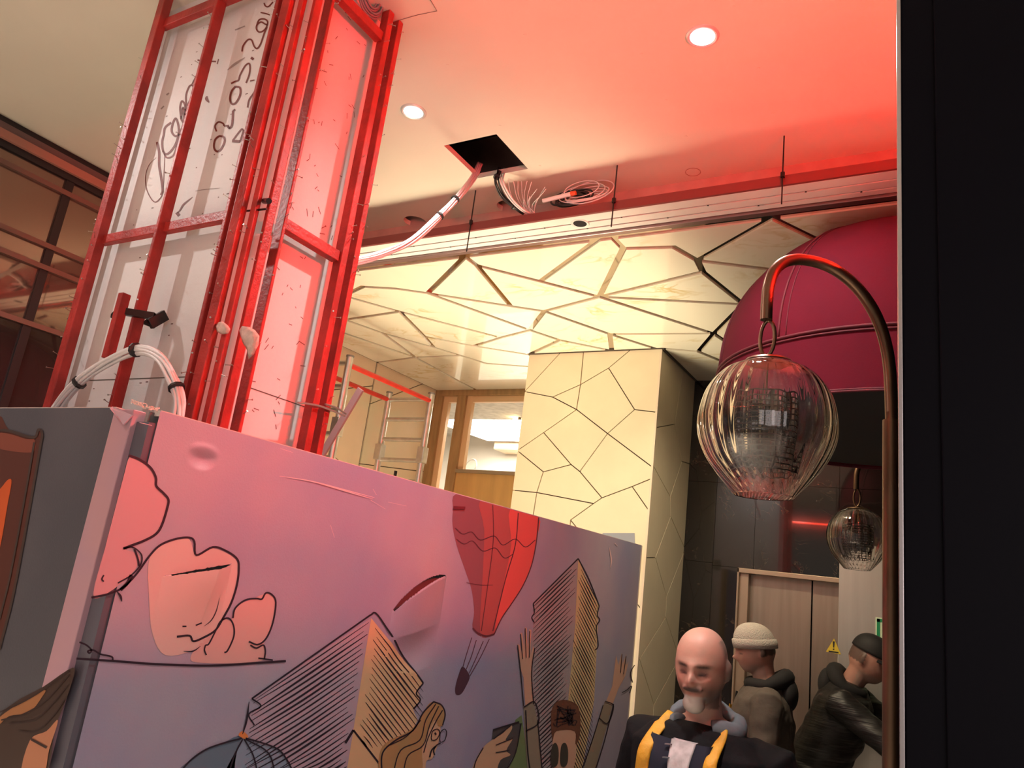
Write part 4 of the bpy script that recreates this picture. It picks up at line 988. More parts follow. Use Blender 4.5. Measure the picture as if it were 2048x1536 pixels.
dp = [pA+V((0.02, 0, 0.06)), at(948, 352, 'Z', ZO-0.01), at(905, 405, 'Y', 2.36), at(875, 436, 'Y', 2.30), at(820, 482, 'Y', 2.15), at(765, 508, 'Y', 2.0), at(715, 520, 'Y', 1.86), at(680, 528, 'Y', 1.78)]
bundle('cable_bundle', 'taut bundle of white cables from the ceiling hatch to the column', dp, 8, 0.0042, 0.014, (0.28, 0.42))
# dark tails out of the hatch
tl_ = [at(1000, 336, 'Z', ZO+0.08), at(998, 345, 'Z', ZO-0.005), at(992, 362, 'Y', 2.50), at(1005, 392, 'Y', 2.58), at(1030, 415, 'Y', 2.64), at(1048, 426, 'Y', 2.70)]
tails = bundle('cable_bundle', 'dark and white cable tails dropping from the ceiling hatch to the ledge', tl_, 4, 0.004, 0.010, (0.35, 0.8), M_bcable)
tl2 = [at(1006, 338, 'Z', ZO+0.08), at(1006, 348, 'Z', ZO-0.005), at(1004, 364, 'Y', 2.50), at(1020, 395, 'Y', 2.58), at(1040, 416, 'Y', 2.64), at(1058, 428, 'Y', 2.70)]
for k in (-1, 1): make('pale_cable', MB().tube([p+V((k*0.006, 0, 0)) for p in smooth_path(tl2, 7)], 0.0045, 6), M_cable, tails, smooth='all')
wv = MB(); random.seed(14)
lw_ = thing('loose_wires', 'spray of thin stripped wires above the soffit ledge', 'wires', at(1060, 425, 'Y', 2.68))
for (x0_, y0_, x1_, y1_) in ((1050,425,1016,360),(1052,425,1027,363),(1055,426,1036,362),(1056,426,1043,362),(1058,426,1054,362),(1060,427,1063,364),(1062,427,1074,378),(1066,427,1090,374),(1068,427,1092,378),(1064,427,1076,396),(1058,427,1048,400),(1070,427,1060,392)):
    xm_ = (x0_+x1_)/2-6+random.uniform(-4, 4); ym_ = (y0_+y1_)/2+random.uniform(-3, 3)
    make('wire', MB().tube(smooth_path([at(x0_, y0_, 'Y', 2.69), at(xm_, ym_, 'Y', 2.66), at(x1_, y1_, 'Y', 2.62)], 5), 0.0016, 5), M_cable, lw_, smooth='all')
co = thing('cable_coil', 'heap of coiled black and white cable on the soffit ledge', 'cable coil', at(1140, 415, 'Y', 2.72))
random.seed(2)
for i in range(12):
    c_ = at(1140+random.uniform(-5, 9), 403-random.uniform(0, 6), 'Y', 2.72+random.uniform(-.012, .012)); R_ = 0.092-0.0045*i
    make('black_loop', MB().tube([c_+V((math.cos(a)*R_, math.sin(a)*R_*0.25, math.sin(a)*R_*0.55+0.006)) for a in [2*math.pi*k/28 for k in range(28)]], 0.0046, 6, closed=True), M_bcable, co, smooth='all')
for i in range(8):
    c_ = at(1165+random.uniform(-10, 14), 398-i*2.0, 'Y', 2.72); R_ = 0.075+0.006*i; tz = 0.18+0.07*i
    make('white_loop', MB().tube([c_+V((math.cos(a)*R_, math.sin(a)*R_*0.35, math.sin(a)*R_*tz)) for a in [2*math.pi*k/28 for k in range(28)]], 0.0026, 6, closed=True), M_cable, co, smooth='all')
c_ = at(1163, 378, 'Y', 2.70)
make('white_loop', MB().tube([c_+V((math.cos(a)*0.085, 0.01*math.sin(a), math.sin(a)*0.045)) for a in [2*math.pi*k/28 for k in range(28)]], 0.0022, 6, closed=True), M_cable, co, smooth='all')
tb = thing('sealant_tube', 'white tube with an orange-red cap lying on the cable coil', 'tube', at(1120, 395, 'Y', 2.68))
a, b = at(1086, 402, 'Y', 2.67), at(1142, 388, 'Y', 2.67)
make('body', MB().tube([a, b], 0.010, 14), M_cable, tb, smooth=True)
make('cap', MB().tube([b, b+(b-a).normalized()*0.024], [0.0115, 0.010], 14), mat('orange_cap', (0.75, 0.10, 0.02), 0.4), tb, smooth=True)

# ================================================================== GLOBE LAMPS ON CURVED BRASS ARMS
def globe(c, R, parent):
    """fluted blown-glass globe with a cut bottom, open at the foot"""
    nseg, nrow, nfl = 240, 60, 30
    def ring(t, inner):
        # t 0 top .. 1 bottom
        prof = [(0.0, 0.30, 0.985), (0.06, 0.42, 0.95), (0.16, 0.68, 0.80), (0.30, 0.90, 0.50), (0.45, 1.0, 0.12), (0.58, 0.985, -0.20), (0.70, 0.87, -0.50), (0.82, 0.69, -0.76), (0.93, 0.50, -0.98), (1.0, 0.42, -1.07)]
        for i in range(len(prof)-1):
            if prof[i][0] <= t <= prof[i+1][0]:
                k = (t-prof[i][0])/(prof[i+1][0]-prof[i][0]); p0 = prof[max(i-1,0)]; p1 = prof[i]; p2 = prof[i+1]; p3 = prof[min(i+2,len(prof)-1)]
                f = lambda a0,a1,a2,a3: 0.5*((2*a1)+(a2-a0)*k+(2*a0-5*a1+4*a2-a3)*k*k+(3*a1-a0-3*a2+a3)*k**3)
                r, z = f(p0[1],p1[1],p2[1],p3[1]), f(p0[2],p1[2],p2[2],p3[2]); break
        amp = 0.0055*min(1, t*5); tw = 0.55*max(0, t-0.72)**1.5*4
        out = []
        for j in range(nseg):
            a = 2*math.pi*j/nseg
            s_ = math.cos(nfl*(a-tw)+0.8*math.sin(3*a))
            rr = r*(1+amp*s_) if not inner else r*(0.982-amp*0.2*s_)
            out.append(c+V((math.cos(a)*rr*R, math.sin(a)*rr*R, z*R)))
        return out
    rows = [ring(i/nrow, False) for i in range(nrow+1)]+[ring(1-i/nrow, True) for i in range(nrow+1)]
    rows.append(rows[0])
    return make('globe', MB().loft(rows, False), M_glass, parent, smooth='all')
def wire_basket(c, R, H, parent, n=16, rows=13):
    mb = MB()
    for j in range(n):
        a = 2*math.pi*j/n; p = c+V((math.cos(a)*R, math.sin(a)*R, 0)); mb.tube([p+V((0,0,H/2)), p-V((0,0,H/2))], 0.0016, 4)
    for i in range(rows):
        z = -H/2+H*i/(rows-1); mb.tube([c+V((math.cos(2*math.pi*k/n)*R, math.sin(2*math.pi*k/n)*R, z)) for k in range(n)], 0.0016, 4, closed=True)
    return make('wire_basket', mb, M_mesh, parent, smooth='all')
def lamp(name, label, gc, R, post, arm):
    L = thing(name, label, 'lamp', (post.x, post.y, 0), 'glass globe lamps')
    globe(gc, R, L)
    bk = wire_basket(gc+V((0, 0, -0.02*R/0.15)), R*0.46, R*1.15, L, 22, 15)
    top = gc+V((0, 0, R*0.985))
    make('cap', MB().lathe(top, [(0.0, R*0.11), (R*0.09, R*0.10), (R*0.10, R*0.04), (R*0.34, R*0.035), (R*0.37, 0.0), (R*0.34, -R*0.02), (0, -R*0.02)], 32), M_brass, L, smooth=True)
    hz = R*0.20
    make('socket_stem', MB().tube([top-V((0,0,R*0.02)), gc+V((0,0,R*0.5))], R*0.05, 10), M_brass, L, smooth=True)
    hk = MB(); h0 = top+V((0, 0, R*0.10)); h1 = arm[0]; hm = (h0+h1)/2; hh = (h1-h0).length/2
    hk.tube([hm+V((math.cos(a)*hh*0.36, math.sin(a)*hh*0.10, math.sin(a)*hh)) for a in [2*math.pi*k/20 for k in range(20)]], R*0.03, 8, closed=True)
    make('hook_link', hk, M_brass, L, smooth='all')
    make('arm', MB().tube(smooth_path(arm, 8), R*0.092, 14), M_brass, L, smooth=True)
    make('post', MB().tube([arm[-1]+V((0,0,0.01)), V((arm[-1].x, arm[-1].y, 0.02))], R*0.13, 16), M_brass, L, smooth=True)
    make('base', MB().lathe(V((arm[-1].x, arm[-1].y, 0)), [(0, 0.035), (R*0.2, 0.03), (R*0.55, 0.02), (R*0.6, 0.0), (0, 0)], 32), M_brass, L, smooth=True)
    return L
D1 = 1.60
gc1 = atd(1532, 851, D1); R1 = 0.142
pp_ = atd(1785, 850, D1)
gy = lambda px, py: None
# arm lies in the vertical plane through globe and post
axd = V((pp_.x-gc1.x, pp_.y-gc1.y, 0)).normalized(); nrm_ = V((-axd.y, axd.x, 0))
def inpl(px, py):
    d = ray(px, py); t = (gc1-CAM).dot(nrm_)/d.dot(nrm_); return CAM+d*t
arm1 = [inpl(*p) for p in ((1534, 640), (1534, 605), (1538, 570), (1550, 540), (1575, 522), (1612, 520), (1660, 534), (1705, 566), (1740, 610), (1765, 665), (1779, 735), (1784, 850))]
arm1[0].x, arm1[0].y = arm1[1].x, arm1[1].y
lamp('globe_lamp', 'large fluted glass globe lamp hanging in front of the burgundy awning', gc1, R1, pp_, arm1)
gc2 = V((gc1.x-0.052, gc1.y+2.36, gc1.z+0.012))
dd = atd(1715, 1076, 3.60); gc2 = dd
offs = [p-gc1 for p in arm1]
arm2 = [gc2+o_*0.98 for o_ in offs]
lamp('globe_lamp', 'smaller looking farther glass globe lamp in front of the steel panel', gc2, R1*0.98, arm2[-1], arm2)

# ================================================================== BURGUNDY AWNING
ac = V((-0.165, 3.22, 0)); ar = 0.70; zr, zsn_, zap = 2.555, 2.775, 3.395
aw = thing('dome_awning', 'burgundy canvas dome awning over the shop entrance', 'awning', (ac.x, ac.y, zr))
NB = 64
def aw_pt(a, t, off=0.0):
    # t in 0..1 from seam to apex, a around (pi..2pi faces the street and the passage)
    r = (ar+off)*math.cos(t*math.pi/2)**0.82; z = zsn_+(zap-zsn_+off)*math.sin(t*math.pi/2)
    return V((ac.x+math.cos(a)*r, ac.y+math.sin(a)*r, z))
rows = []
for i in range(25):
    t = i/24*0.985
    rows.append([aw_pt(2*math.pi*k/NB, t) for k in range(NB)])
make('canopy', MB().loft(rows, False), M_awn, aw, smooth='all')
val = [[V((ac.x+math.cos(2*math.pi*k/NB)*ar, ac.y+math.sin(2*math.pi*k/NB)*ar, z)) for k in range(NB)] for z in (zr, zr+0.02, zsn_-0.03, zsn_)]
make('valance', MB().loft(val, False), M_awn, aw, smooth='all')
for z, rr in ((zsn_, 0.006), (zsn_-0.014, 0.004), (zr+0.006, 0.004), (zr, 0.0045)):
    make('piping', MB().tube([V((ac.x+math.cos(2*math.pi*k/NB)*(ar+0.002), ac.y+math.sin(2*math.pi*k/NB)*(ar+0.002), z)) for k in range(NB)], rr, 6, closed=True), M_awn2, aw, smooth='all')
for k in range(10):
    a = math.radians(36*k+24)
    make('seam', MB().tube([aw_pt(a, t/20*0.98, 0.001) for t in range(21)], 0.0045, 6), M_awn2, aw, smooth='all')
    make('seam', MB().tube([aw_pt(a+0.045*1, t/20*0.9, 0.0008) for t in range(21)], 0.002, 5), M_awn2, aw, smooth='all')
make('lining', MB().loft([[V((ac.x+math.cos(2*math.pi*k/NB)*(ar-0.02), ac.y+math.sin(2*math.pi*k/NB)*(ar-0.02), z)) for k in range(NB)] for z in (zr+0.010, zr+0.0102)]), M_void, aw)  # flat black disc stands in for the shaded hollow of the awning

# ================================================================== SCAFFOLD TOWER BEHIND THE HOARDING
YS1, YS0 = 4.35, 3.44
def spt(px, py, Y): return at(px, py, 'Y', Y)
fl_, fr_ = spt(779, 787, YS1), spt(863, 789, YS1)
nr_ = V((fr_.x, YS0, fr_.z)); nl_ = V((fl_.x, YS0, fl_.z))
sf = thing('scaffold_tower', 'aluminium scaffold tower with red guard rails by the lobby wall', 'scaffold', ((fl_.x+fr_.x)/2, 4.0, 0))
for p in (fl_, fr_, nl_, nr_):
    po = make('upright', MB().tube([V((p.x, p.y, 0)), V((p.x, p.y, p.z))], 0.024, 12), M_alu, sf, smooth=True)
    make('end_cap', MB().tube([V((p.x, p.y, p.z)), V((p.x, p.y, p.z+0.012))], 0.026, 12), mat('grey_cap', (0.18, 0.18, 0.17), 0.5), po)
    make('coupler', MB().box((p.x-0.03, p.y-0.03, p.z-0.52), (p.x+0.03, p.y+0.03, p.z-0.40)), M_alu, po, bevel=0.004)
for Y_, a_, b_ in ((YS1, fl_, fr_), (YS0, nl_, nr_)):
    z = fl_.z-0.05
    while z > 0.2:
        make('rung', MB().tube([V((a_.x, Y_, z)), V((b_.x, Y_, z))], 0.016, 10), M_alu, sf, smooth=True); z -= 0.155
for p, q, dz in ((nr_, fr_, -0.05), (nl_, fl_, -0.05)):
    make('guard_rail', MB().tube([p+V((0.0, 0, dz)), q+V((0.0, 0, dz))], 0.018, 10), M_guard, sf, smooth=True)
make('locking_pin', MB().tube([V(((fl_.x+fr_.x)/2, YS1-0.02, fl_.z-0.60)), V(((fl_.x+fr_.x)/2, YS1-0.02, fl_.z-0.67))], 0.012, 8), M_dark, sf)
# purple-brown flat bar leaning beside the column
p0, p1 = at(722, 778, 'Y', 2.42), at(646, 906, 'Y', 2.42)
d_ = (p1-p0); p2 = p1+d_*((0.02-p1.z)/d_.z)
tag(make('leaning_bar', MB().bar(p0, p2, 0.036, 0.012, (0, 1, 0)), mat('mauve_bar', (0.36, 0.20, 0.20), 0.45, metal=0.2), bevel=0.002), 'mauve flat metal bar leaning beside the red-framed column', 'bar')
#PEOPLE

# ================================================================== PEOPLE
def ring_pts(c, t, ux, rx, ry, n=20, front=0.0):
    t = t.normalized(); ux = (ux-t*ux.dot(t)).normalized(); uy = t.cross(ux)
    return [c+ux*(math.cos(2*math.pi*k/n)*rx)+uy*(math.sin(2*math.pi*k/n)*ry) for k in range(n)]
def body_loft(mb, pts, rx, ry, ux=V((1,0,0)), n=20):
    pts = [V(p) for p in pts]; rings = []
    for i, p in enumerate(pts):
        t = pts[min(i+1, len(pts)-1)]-pts[max(i-1, 0)]; rings.append(ring_pts(p, t, ux, rx[i], ry[i], n))
    mb.loft(rings)
def head_mesh(mb, c, s=1.0):
    """head sculpted from a sphere: face towards -Y"""
    hx, hy, hz = 0.079*s, 0.100*s, 0.118*s
    nu, nv = 80, 64
    def g(x, z, cx, cz, sx, sz): return math.exp(-((x-cx)/sx)**2-((z-cz)/sz)**2)
    def f(p):
        q = p-c; x, y, z = q.x/hx, q.y/hy, q.z/hz
        az = min(0.999, abs(z)); sq_ = min(1.6, (1-az**2.7)**0.5/max(1e-3, (1-az**2)**0.5)) if z > 0 else min(1.5, (1-az**2.9)**0.5/max(1e-3, (1-az**2)**0.5))
        x *= sq_; y *= sq_; jaw = 1.0
        if z < -0.1: jaw = 1-0.27*min(1, (-z-0.1)/0.9)**1.3
        X_ = x*jaw; Y_ = y
        if y < 0: Y_ = y*(0.93 if z > -0.2 else 0.93+0.05*min(1, -z))
        else: Y_ = y*(1.05 if z > -0.2 else 1.05-0.45*min(1, (-z-0.2)))
        if y < 0.15:
            fr = min(1, max(0, -y+0.15))
            d = 0
            d += 0.085*g(x, z, 0, 0.17, 0.75, 0.10)                                  # brow
            d -= 0.13*(g(x, z, 0.40, 0.0, 0.22, 0.12)+g(x, z, -0.40, 0.0, 0.22, 0.12))  # sockets
            d += 0.065*(g(x, z, 0.40, -0.03, 0.15, 0.075)+g(x, z, -0.40, -0.03, 0.15, 0.075))  # lids
            d += 0.10*g(x, z, 0, 0.0, 0.13, 0.20)+0.27*g(x, z, 0, -0.23, 0.15, 0.13)+0.12*g(x, z, 0, -0.10, 0.12, 0.14)  # nose
            d += 0.07*(g(x, z, 0.17, -0.29, 0.10, 0.07)+g(x, z, -0.17, -0.29, 0.10, 0.07))
            d += 0.05*(g(x, z, 0.55, -0.22, 0.25, 0.2)+g(x, z, -0.55, -0.22, 0.25, 0.2)) # cheek
            d += 0.085*g(x, z, 0, -0.47, 0.30, 0.055)-0.04*g(x, z, 0, -0.53, 0.3, 0.025)+0.08*g(x, z, 0, -0.59, 0.26, 0.055)
            d += 0.14*g(x, z, 0, -0.85, 0.38, 0.20)
            Y_ -= d*fr
        return c+V((X_*hx, Y_*hy, z*hz))
    mb.sphere(c, (hx, hy, hz), nu, nv, f)
    for s_ in (-1, 1):
        e = c+V((s_*hx*1.0, 0.012, -0.006))
        mb.sphere(e, (0.013, 0.020, 0.033), 12, 10, lambda p: e+Matrix.Rotation(s_*-0.35, 3, 'Z') @ (p-e))
def hand(mb, wrist, d, side):
    d = V(d).normalized(); fw = V((0, -1, 0)); fw = (fw-d*fw.dot(d)).normalized(); lat = d.cross(fw)
    body_loft(mb, [wrist, wrist+d*0.03, wrist+d*0.085], [0.030, 0.040, 0.042], [0.021, 0.017, 0.013], fw, 12)
    for i, L in enumerate((0.066, 0.076, 0.071, 0.056)):
        b0 = wrist+d*0.078+fw*(0.031-0.0205*i); k = lat*side
        mb.tube([b0, b0+d*L*0.5+k*0.004, b0+d*L*0.8+k*0.016, b0+d*L+k*0.028], [0.0088, 0.0082, 0.0076, 0.006], 8)
    b0 = wrist+d*0.03+fw*0.034
    mb.tube([b0, b0+d*0.03+fw*0.022, b0+d*0.062+fw*0.026], [0.0105, 0.0095, 0.0075], 8)
def finish(name, mb, parent, material, M4, voxel=0.008, sm=6, disp=None, paintf=None, colmat=None):
    me = bpy.data.meshes.new(name); me.from_pydata([tuple(p) for p in mb.v], [], mb.f)
    bm = bmesh.new(); bm.from_mesh(me); bmesh.ops.recalc_face_normals(bm, faces=bm.faces); bm.to_mesh(me); bm.free()
    o = bpy.data.objects.new(name, me); COL.objects.link(o)
    if voxel:
        md = o.modifiers.new('r', 'REMESH'); md.mode = 'VOXEL'; md.voxel_size = voxel
        if sm: ms = o.modifiers.new('s', 'SMOOTH'); ms.iterations = sm; ms.factor = 0.5
        dg = bpy.context.evaluated_depsgraph_get(); dg.update()
        me2 = bpy.data.meshes.new_from_object(o.evaluated_get(dg)); o.modifiers.clear(); o.data = me2; bpy.data.meshes.remove(me); me = me2
    if disp:
        ns = [v_.normal.copy() for v_ in me.vertices]
        for v_, n_ in zip(me.vertices, ns): v_.co = v_.co+n_*disp(v_.co)
    if paintf:
        ca = me.color_attributes.new('Col', 'FLOAT_COLOR', 'POINT')
        for i, v_ in enumerate(me.vertices): ca.data[i].color = (*paintf(v_.co), 1)
    me.transform(M4)
    me.materials.clear(); me.materials.append(material)
    for p in me.polygons: p.use_smooth = True
    adopt(o, parent); return o
def wrinkles(amp, sc, stretch=(1, 1, 1)):
    return lambda p: amp*noise.noise(V((p.x*sc*stretch[0], p.y*sc*stretch[1], p.z*sc*stretch[2])))+amp*0.5*noise.noise(p*sc*2.3)

def person(name, label, loc, rz, h, lean, arms, paintf, jacket, trousers, head_tilt=0.0, head_turn=0.0, jacket_len=0.86, jr=1.0, hood=None, voxel=0.0075, body_mat=None, wr_amp=0.009, beard=False, neck=0.0):
    """loc on the floor, rz turns the figure (0 faces -Y). lean bends the trunk forward. arms: two lists of local joints."""
    M4 = Matrix.Translation(V(loc)) @ Matrix.Rotation(rz, 4, 'Z') @ Matrix.Scale(h/1.77, 4)
    t = thing(name, label, 'person', loc)
    def bend(p):
        p = V(p)
        if p.z > 0.95:
            k = min(1, (p.z-0.95)/0.25); R_ = Matrix.Rotation(lean*k, 3, 'X'); q = R_ @ (p-V((0, 0, 0.95))); return q+V((0, 0, 0.95))
        return p
    B = lambda L: [bend(p) for p in L]
    mb = MB()
    body_loft(mb, B([(0,0,.86),(0,0,.94),(0,-.005,1.05),(0,-.01,1.18),(0,-.01,1.30),(0,0,1.40),(0,.012,1.455),(0,.012,1.49)]), [.13,.165,.150,.155,.172,.178,.12,.07], [.09,.115,.105,.108,.115,.10,.075,.06])
    body_loft(mb, B([(0,.015,1.44),(0,.005,1.50),(0,-.006,1.56),(0,-.008,1.61)]), [.064,.057,.056,.058], [.062,.058,.058,.06])
    hc = bend((0, -0.028, 1.652)); pivot = bend((0, 0.0, 1.57))
    hm = MB(); head_mesh(hm, V((0,0,0)))
    if beard: hm.sphere(V((0, -0.074, -0.098)), (0.036, 0.024, 0.030), 20, 14); hm.sphere(V((0, -0.092, -0.050)), (0.034, 0.014, 0.010), 16, 10)
    HR_ = Matrix.Rotation(head_turn, 3, 'Z') @ Matrix.Rotation(lean*0.45+head_tilt, 3, 'X')
    hc = pivot+HR_ @ V((0, -0.028, 0.082))
    mb.add([hc+HR_ @ p for p in hm.v], hm.f)
    for s_, A in zip((-1, 1), arms):
        A = [V(p) for p in A]
        mb.tube([A[0]-V((s_*0.05,0,0)), A[0], A[0].lerp(A[1], .35), A[1], A[1].lerp(A[2], .3), A[2]], [.05, .056, .050, .040, .040, .027], 14)
        hand(mb, A[2], A[2]-A[1], s_)
    for s_ in (-1, 1):
        mb.tube([(s_*.09,0,.93),(s_*.095,-.005,.75),(s_*.10,-.015,.50),(s_*.10,.012,.34),(s_*.10,.03,.09)], [.088,.078,.055,.055,.036], 14)
        body_loft(mb, [(s_*.10,.06,.04),(s_*.105,-.02,.045),(s_*.11,-.13,.03),(s_*.112,-.18,.025)], [.034,.042,.045,.026], [.038,.045,.028,.02], V((1,0,0)), 12)
    def pf(p):
        q = HR_.transposed() @ (p-hc); return paintf(p, q)
    finish('body', mb, t, body_mat, M4, voxel, 3, None, pf)
    # jacket
    jm = MB(); zb = jacket_len
    body_loft(jm, B([(0,0,zb),(0,0,zb+.06),(0,-.005,1.05),(0,-.01,1.18),(0,-.01,1.30),(0,.0,1.395),(0,.012,1.45),(0,.016,1.50-neck)]), [k*jr for k in (.185,.190,.188,.195,.208,.212,.15,.09)], [k*jr for k in (.145,.150,.145,.148,.152,.135,.105,.085)], n=28)
    for s_, A in zip((-1, 1), arms):
        A = [V(p) for p in A]
        jm.tube([A[0]-V((s_*0.06,0,0)), A[0], A[0].lerp(A[1], .35), A[1], A[1].lerp(A[2], .5), A[1].lerp(A[2], .95)], [k*jr for k in (.07,.078,.073,.062,.056,.048)], 16)
    finish('jacket', jm, t, jacket, M4, voxel*1.15, 4, wrinkles(wr_amp, 9, (1, 1, 1.6)))
    tm = MB()
    body_loft(tm, [(0,0,.80),(0,0,.88),(0,0,.97),(0,-.003,1.02)], [.14,.178,.170,.165], [.10,.128,.122,.118])
    for s_ in (-1, 1): tm.tube([(s_*.09,0,.90),(s_*.098,-.005,.72),(s_*.102,-.015,.48),(s_*.103,.012,.30),(s_*.103,.025,.10)], [.102,.094,.075,.072,.066], 16)
    finish('trousers', tm, t, trousers, M4, voxel*1.3, 4, wrinkles(0.006, 10))
    sh = MB()
    for s_ in (-1, 1): body_loft(sh, [(s_*.10,.085,.045),(s_*.102,.03,.055),(s_*.107,-.07,.048),(s_*.112,-.15,.034),(s_*.114,-.20,.030)], [.036,.046,.052,.048,.028], [.045,.055,.045,.034,.026], V((1,0,0)), 14)
    finish('shoes', sh, t, M_bcable, M4, 0.009, 3)
    return t, M4, bend, hc, HR_
skin_m = attr_mat('skin', 0.5, 0.05, 120)
SKN = (0.56, 0.31, 0.24)
def mix(a, b, k): k = max(0, min(1, k)); return tuple(x+(y-x)*k for x, y in zip(a, b))

# ---- bald man with a grey goatee walking towards the camera
def paint_man(p, q):
    hx, hy, hz = 0.076, 0.098, 0.118
    x, y, z = q.x/hx, q.y/hy, q.z/hz
    c = SKN
    if abs(z) < 1.4 and abs(x) < 1.5:
        c = mix(c, (0.62, 0.33, 0.25), 0.5 if z > 0.3 else 0)
        if y < 0.1:
            c = mix(c, (0.60, 0.24, 0.19), 0.6*math.exp(-((abs(x)-.55)/.25)**2-((z+.2)/.2)**2)+0.7*math.exp(-(x/.18)**2-((z+.25)/.12)**2))
            c = mix(c, (0.09, 0.05, 0.04), 1.1*math.exp(-((abs(x)-.42)/.25)**4-((z-.14)/.055)**2))            # eyebrows
            c = mix(c, (0.03, 0.015, 0.014), 1.3*math.exp(-((abs(x)-.40)/.19)**4-((z+.05)/.040)**2))            # lowered lids / lashes
            c = mix(c, (0.22, 0.09, 0.075), 0.75*math.exp(-((abs(x)-.40)/.20)**4-((z-.03)/.06)**2))  # shade of the sockets under the brow, painted into the skin
            m_ = math.exp(-(x/.40)**4-((z+.42)/.075)**2)
            c = mix(c, (0.05, 0.028, 0.024), 1.35*m_)                                                          # moustache
            c = mix(c, (0.42, 0.14, 0.12), 0.8*math.exp(-(x/.24)**4-((z+.545)/.035)**2))                            # mouth
            if z < -0.60: c = mix(c, (0.62, 0.57, 0.52), 1.3*math.exp(-(x/.62)**4)*min(1, (-z-.60)/.05)*(1 if y < -0.4 else 0.2))            # grey goatee
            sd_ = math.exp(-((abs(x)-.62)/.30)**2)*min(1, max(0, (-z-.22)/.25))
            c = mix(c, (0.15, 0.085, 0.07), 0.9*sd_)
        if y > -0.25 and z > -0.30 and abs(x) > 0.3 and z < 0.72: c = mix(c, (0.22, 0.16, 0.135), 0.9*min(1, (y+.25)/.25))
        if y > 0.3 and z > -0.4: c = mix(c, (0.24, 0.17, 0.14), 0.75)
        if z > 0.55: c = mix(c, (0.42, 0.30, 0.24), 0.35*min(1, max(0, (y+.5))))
        if z < -1.02 and y > -0.5: c = SKN
    return c
hm_ = atd(1402, 1322, 2.38)
arms_m = [[(-.205,.0,1.385),(-.285,.05,1.11),(-.27,-.10,.90)], [(.205,.0,1.385),(.285,.03,1.11),(.26,-.14,.92)]]
M_jk = mat('black_jacket', (0.005, 0.005, 0.007), 0.85, spec=0.25, var=0.3, vscale=8, bump=0.3, bscale=22)
M_tr = mat('dark_trousers', (0.03, 0.028, 0.03), 0.8, var=0.2, vscale=12)
ang = math.atan2(-hm_.x*0.55, hm_.y)
t1, MM, bnd, hc1, HR1 = person('person', 'bald man with grey goatee in an open black jacket with yellow lining', (hm_.x+0.008, hm_.y+0.09, 0), -0.13, 1.775, 0.07, arms_m, paint_man, M_jk, M_tr, head_tilt=0.13, head_turn=0.10, jr=1.10, voxel=0.006, body_mat=skin_m, wr_amp=0.005, beard=True, neck=0.03)
def onchest(x, z, off=0.0):
    """a point on the front of the jacket, local"""
    T = ((0.86,.2035,.1595),(0.92,.209,.165),(1.05,.2068,.1595),(1.18,.2145,.1628),(1.30,.229,.1672),(1.395,.233,.1485),(1.45,.165,.1155),(1.50,.099,.0935))
    for (za, ra, qa), (zb_, rb, qb) in zip(T, T[1:]):
        if z <= zb_: k = max(0, (z-za)/(zb_-za)); rx = ra+(rb-ra)*k; ry = qa+(qb-qa)*k; break
    y = -ry*math.sqrt(max(0.02, 1-(x/rx)**2))-0.032-off
    return bnd((x, y, z))
def ribbon(name, path, w_, th, material, parent, sub=6):
    P = smooth_path(path, sub); mb = MB(); rings = []
    for i, p in enumerate(P):
        t_ = (P[min(i+1, len(P)-1)]-P[max(i-1, 0)]).normalized(); out = V((p.x*0.6, -1, 0)).normalized(); u = t_.cross(out).normalized(); ww = w_(i/(len(P)-1)) if callable(w_) else w_
        puff = 1+0.12*math.sin(i*1.9)
        rings.append([p+u*(math.cos(a)*ww/2)+out*(math.sin(a)*th/2*puff) for a in [2*math.pi*k/12 for k in range(12)]])
    mb.loft(rings); mb.v = [MM @ p for p in mb.v]
    return make(name, mb, material, parent, smooth='all')
M_yel = mat('yellow_lining', (0.72, 0.36, 0.025), 0.6, var=0.15, vscale=20, bump=0.3, bscale=40)
# navy fleece between the open jacket fronts
def sheet(name, x0f, x1f, z0, z1, off, material, parent, nx=14, nz=24, th=0.03):
    mb = MB(); F_, Bk = [], []
    for j in range(nz+1):
        z = z0+(z1-z0)*j/nz; xa, xb = x0f(z), x1f(z)
        F_.append([MM @ onchest(xa+(xb-xa)*i/nx, z, off) for i in range(nx+1)]); Bk.append([MM @ onchest(xa+(xb-xa)*i/nx, z, off-th) for i in range(nx+1)])
    vs2 = [p for r in F_ for p in r]+[p for r in Bk for p in r]; n1 = (nx+1)*(nz+1); fs2 = []
    for j in range(nz):
        for i in range(nx):
            a_ = j*(nx+1)+i; fs2.append((a_, a_+1, a_+nx+2, a_+nx+1)); fs2.append((n1+a_, n1+a_+nx+1, n1+a_+nx+2, n1+a_+1))
    for j in range(nz):
        a_ = j*(nx+1); b_ = a_+nx; fs2.append((a_, a_+nx+1, n1+a_+nx+1, n1+a_)); fs2.append((b_, n1+b_, n1+b_+nx+1, b_+nx+1))
    mb.add(vs2, fs2); return make(name, mb, material, parent, smooth='all')
open_l = lambda z: -0.115+0.04*max(0, z-1.25); open_r = lambda z: 0.095-0.03*max(0, z-1.25)
sheet('navy_fleece', open_l, open_r, 0.88, 1.445, 0.014, mat('navy_fleece', (0.010, 0.013, 0.030), 0.9), t1, th=0.05)
sheet('white_shirt', lambda z: 0.002-max(0, z-1.12)*0.09, lambda z: 0.012+max(0, z-1.12)*0.11, 1.10, 1.447, 0.020, mat('white_shirt', (0.62, 0.58, 0.60), 0.8, var=0.3, vscale=40), t1, th=0.02)
stp = MB()
for k in range(8):
    z = 1.20+k*0.033; a_ = MM @ onchest(-0.014-0.004*k, z, 0.024); b_ = MM @ onchest(0.0-0.003*k, z+0.003, 0.024); stp.bar(a_, b_, 0.008, 0.003)
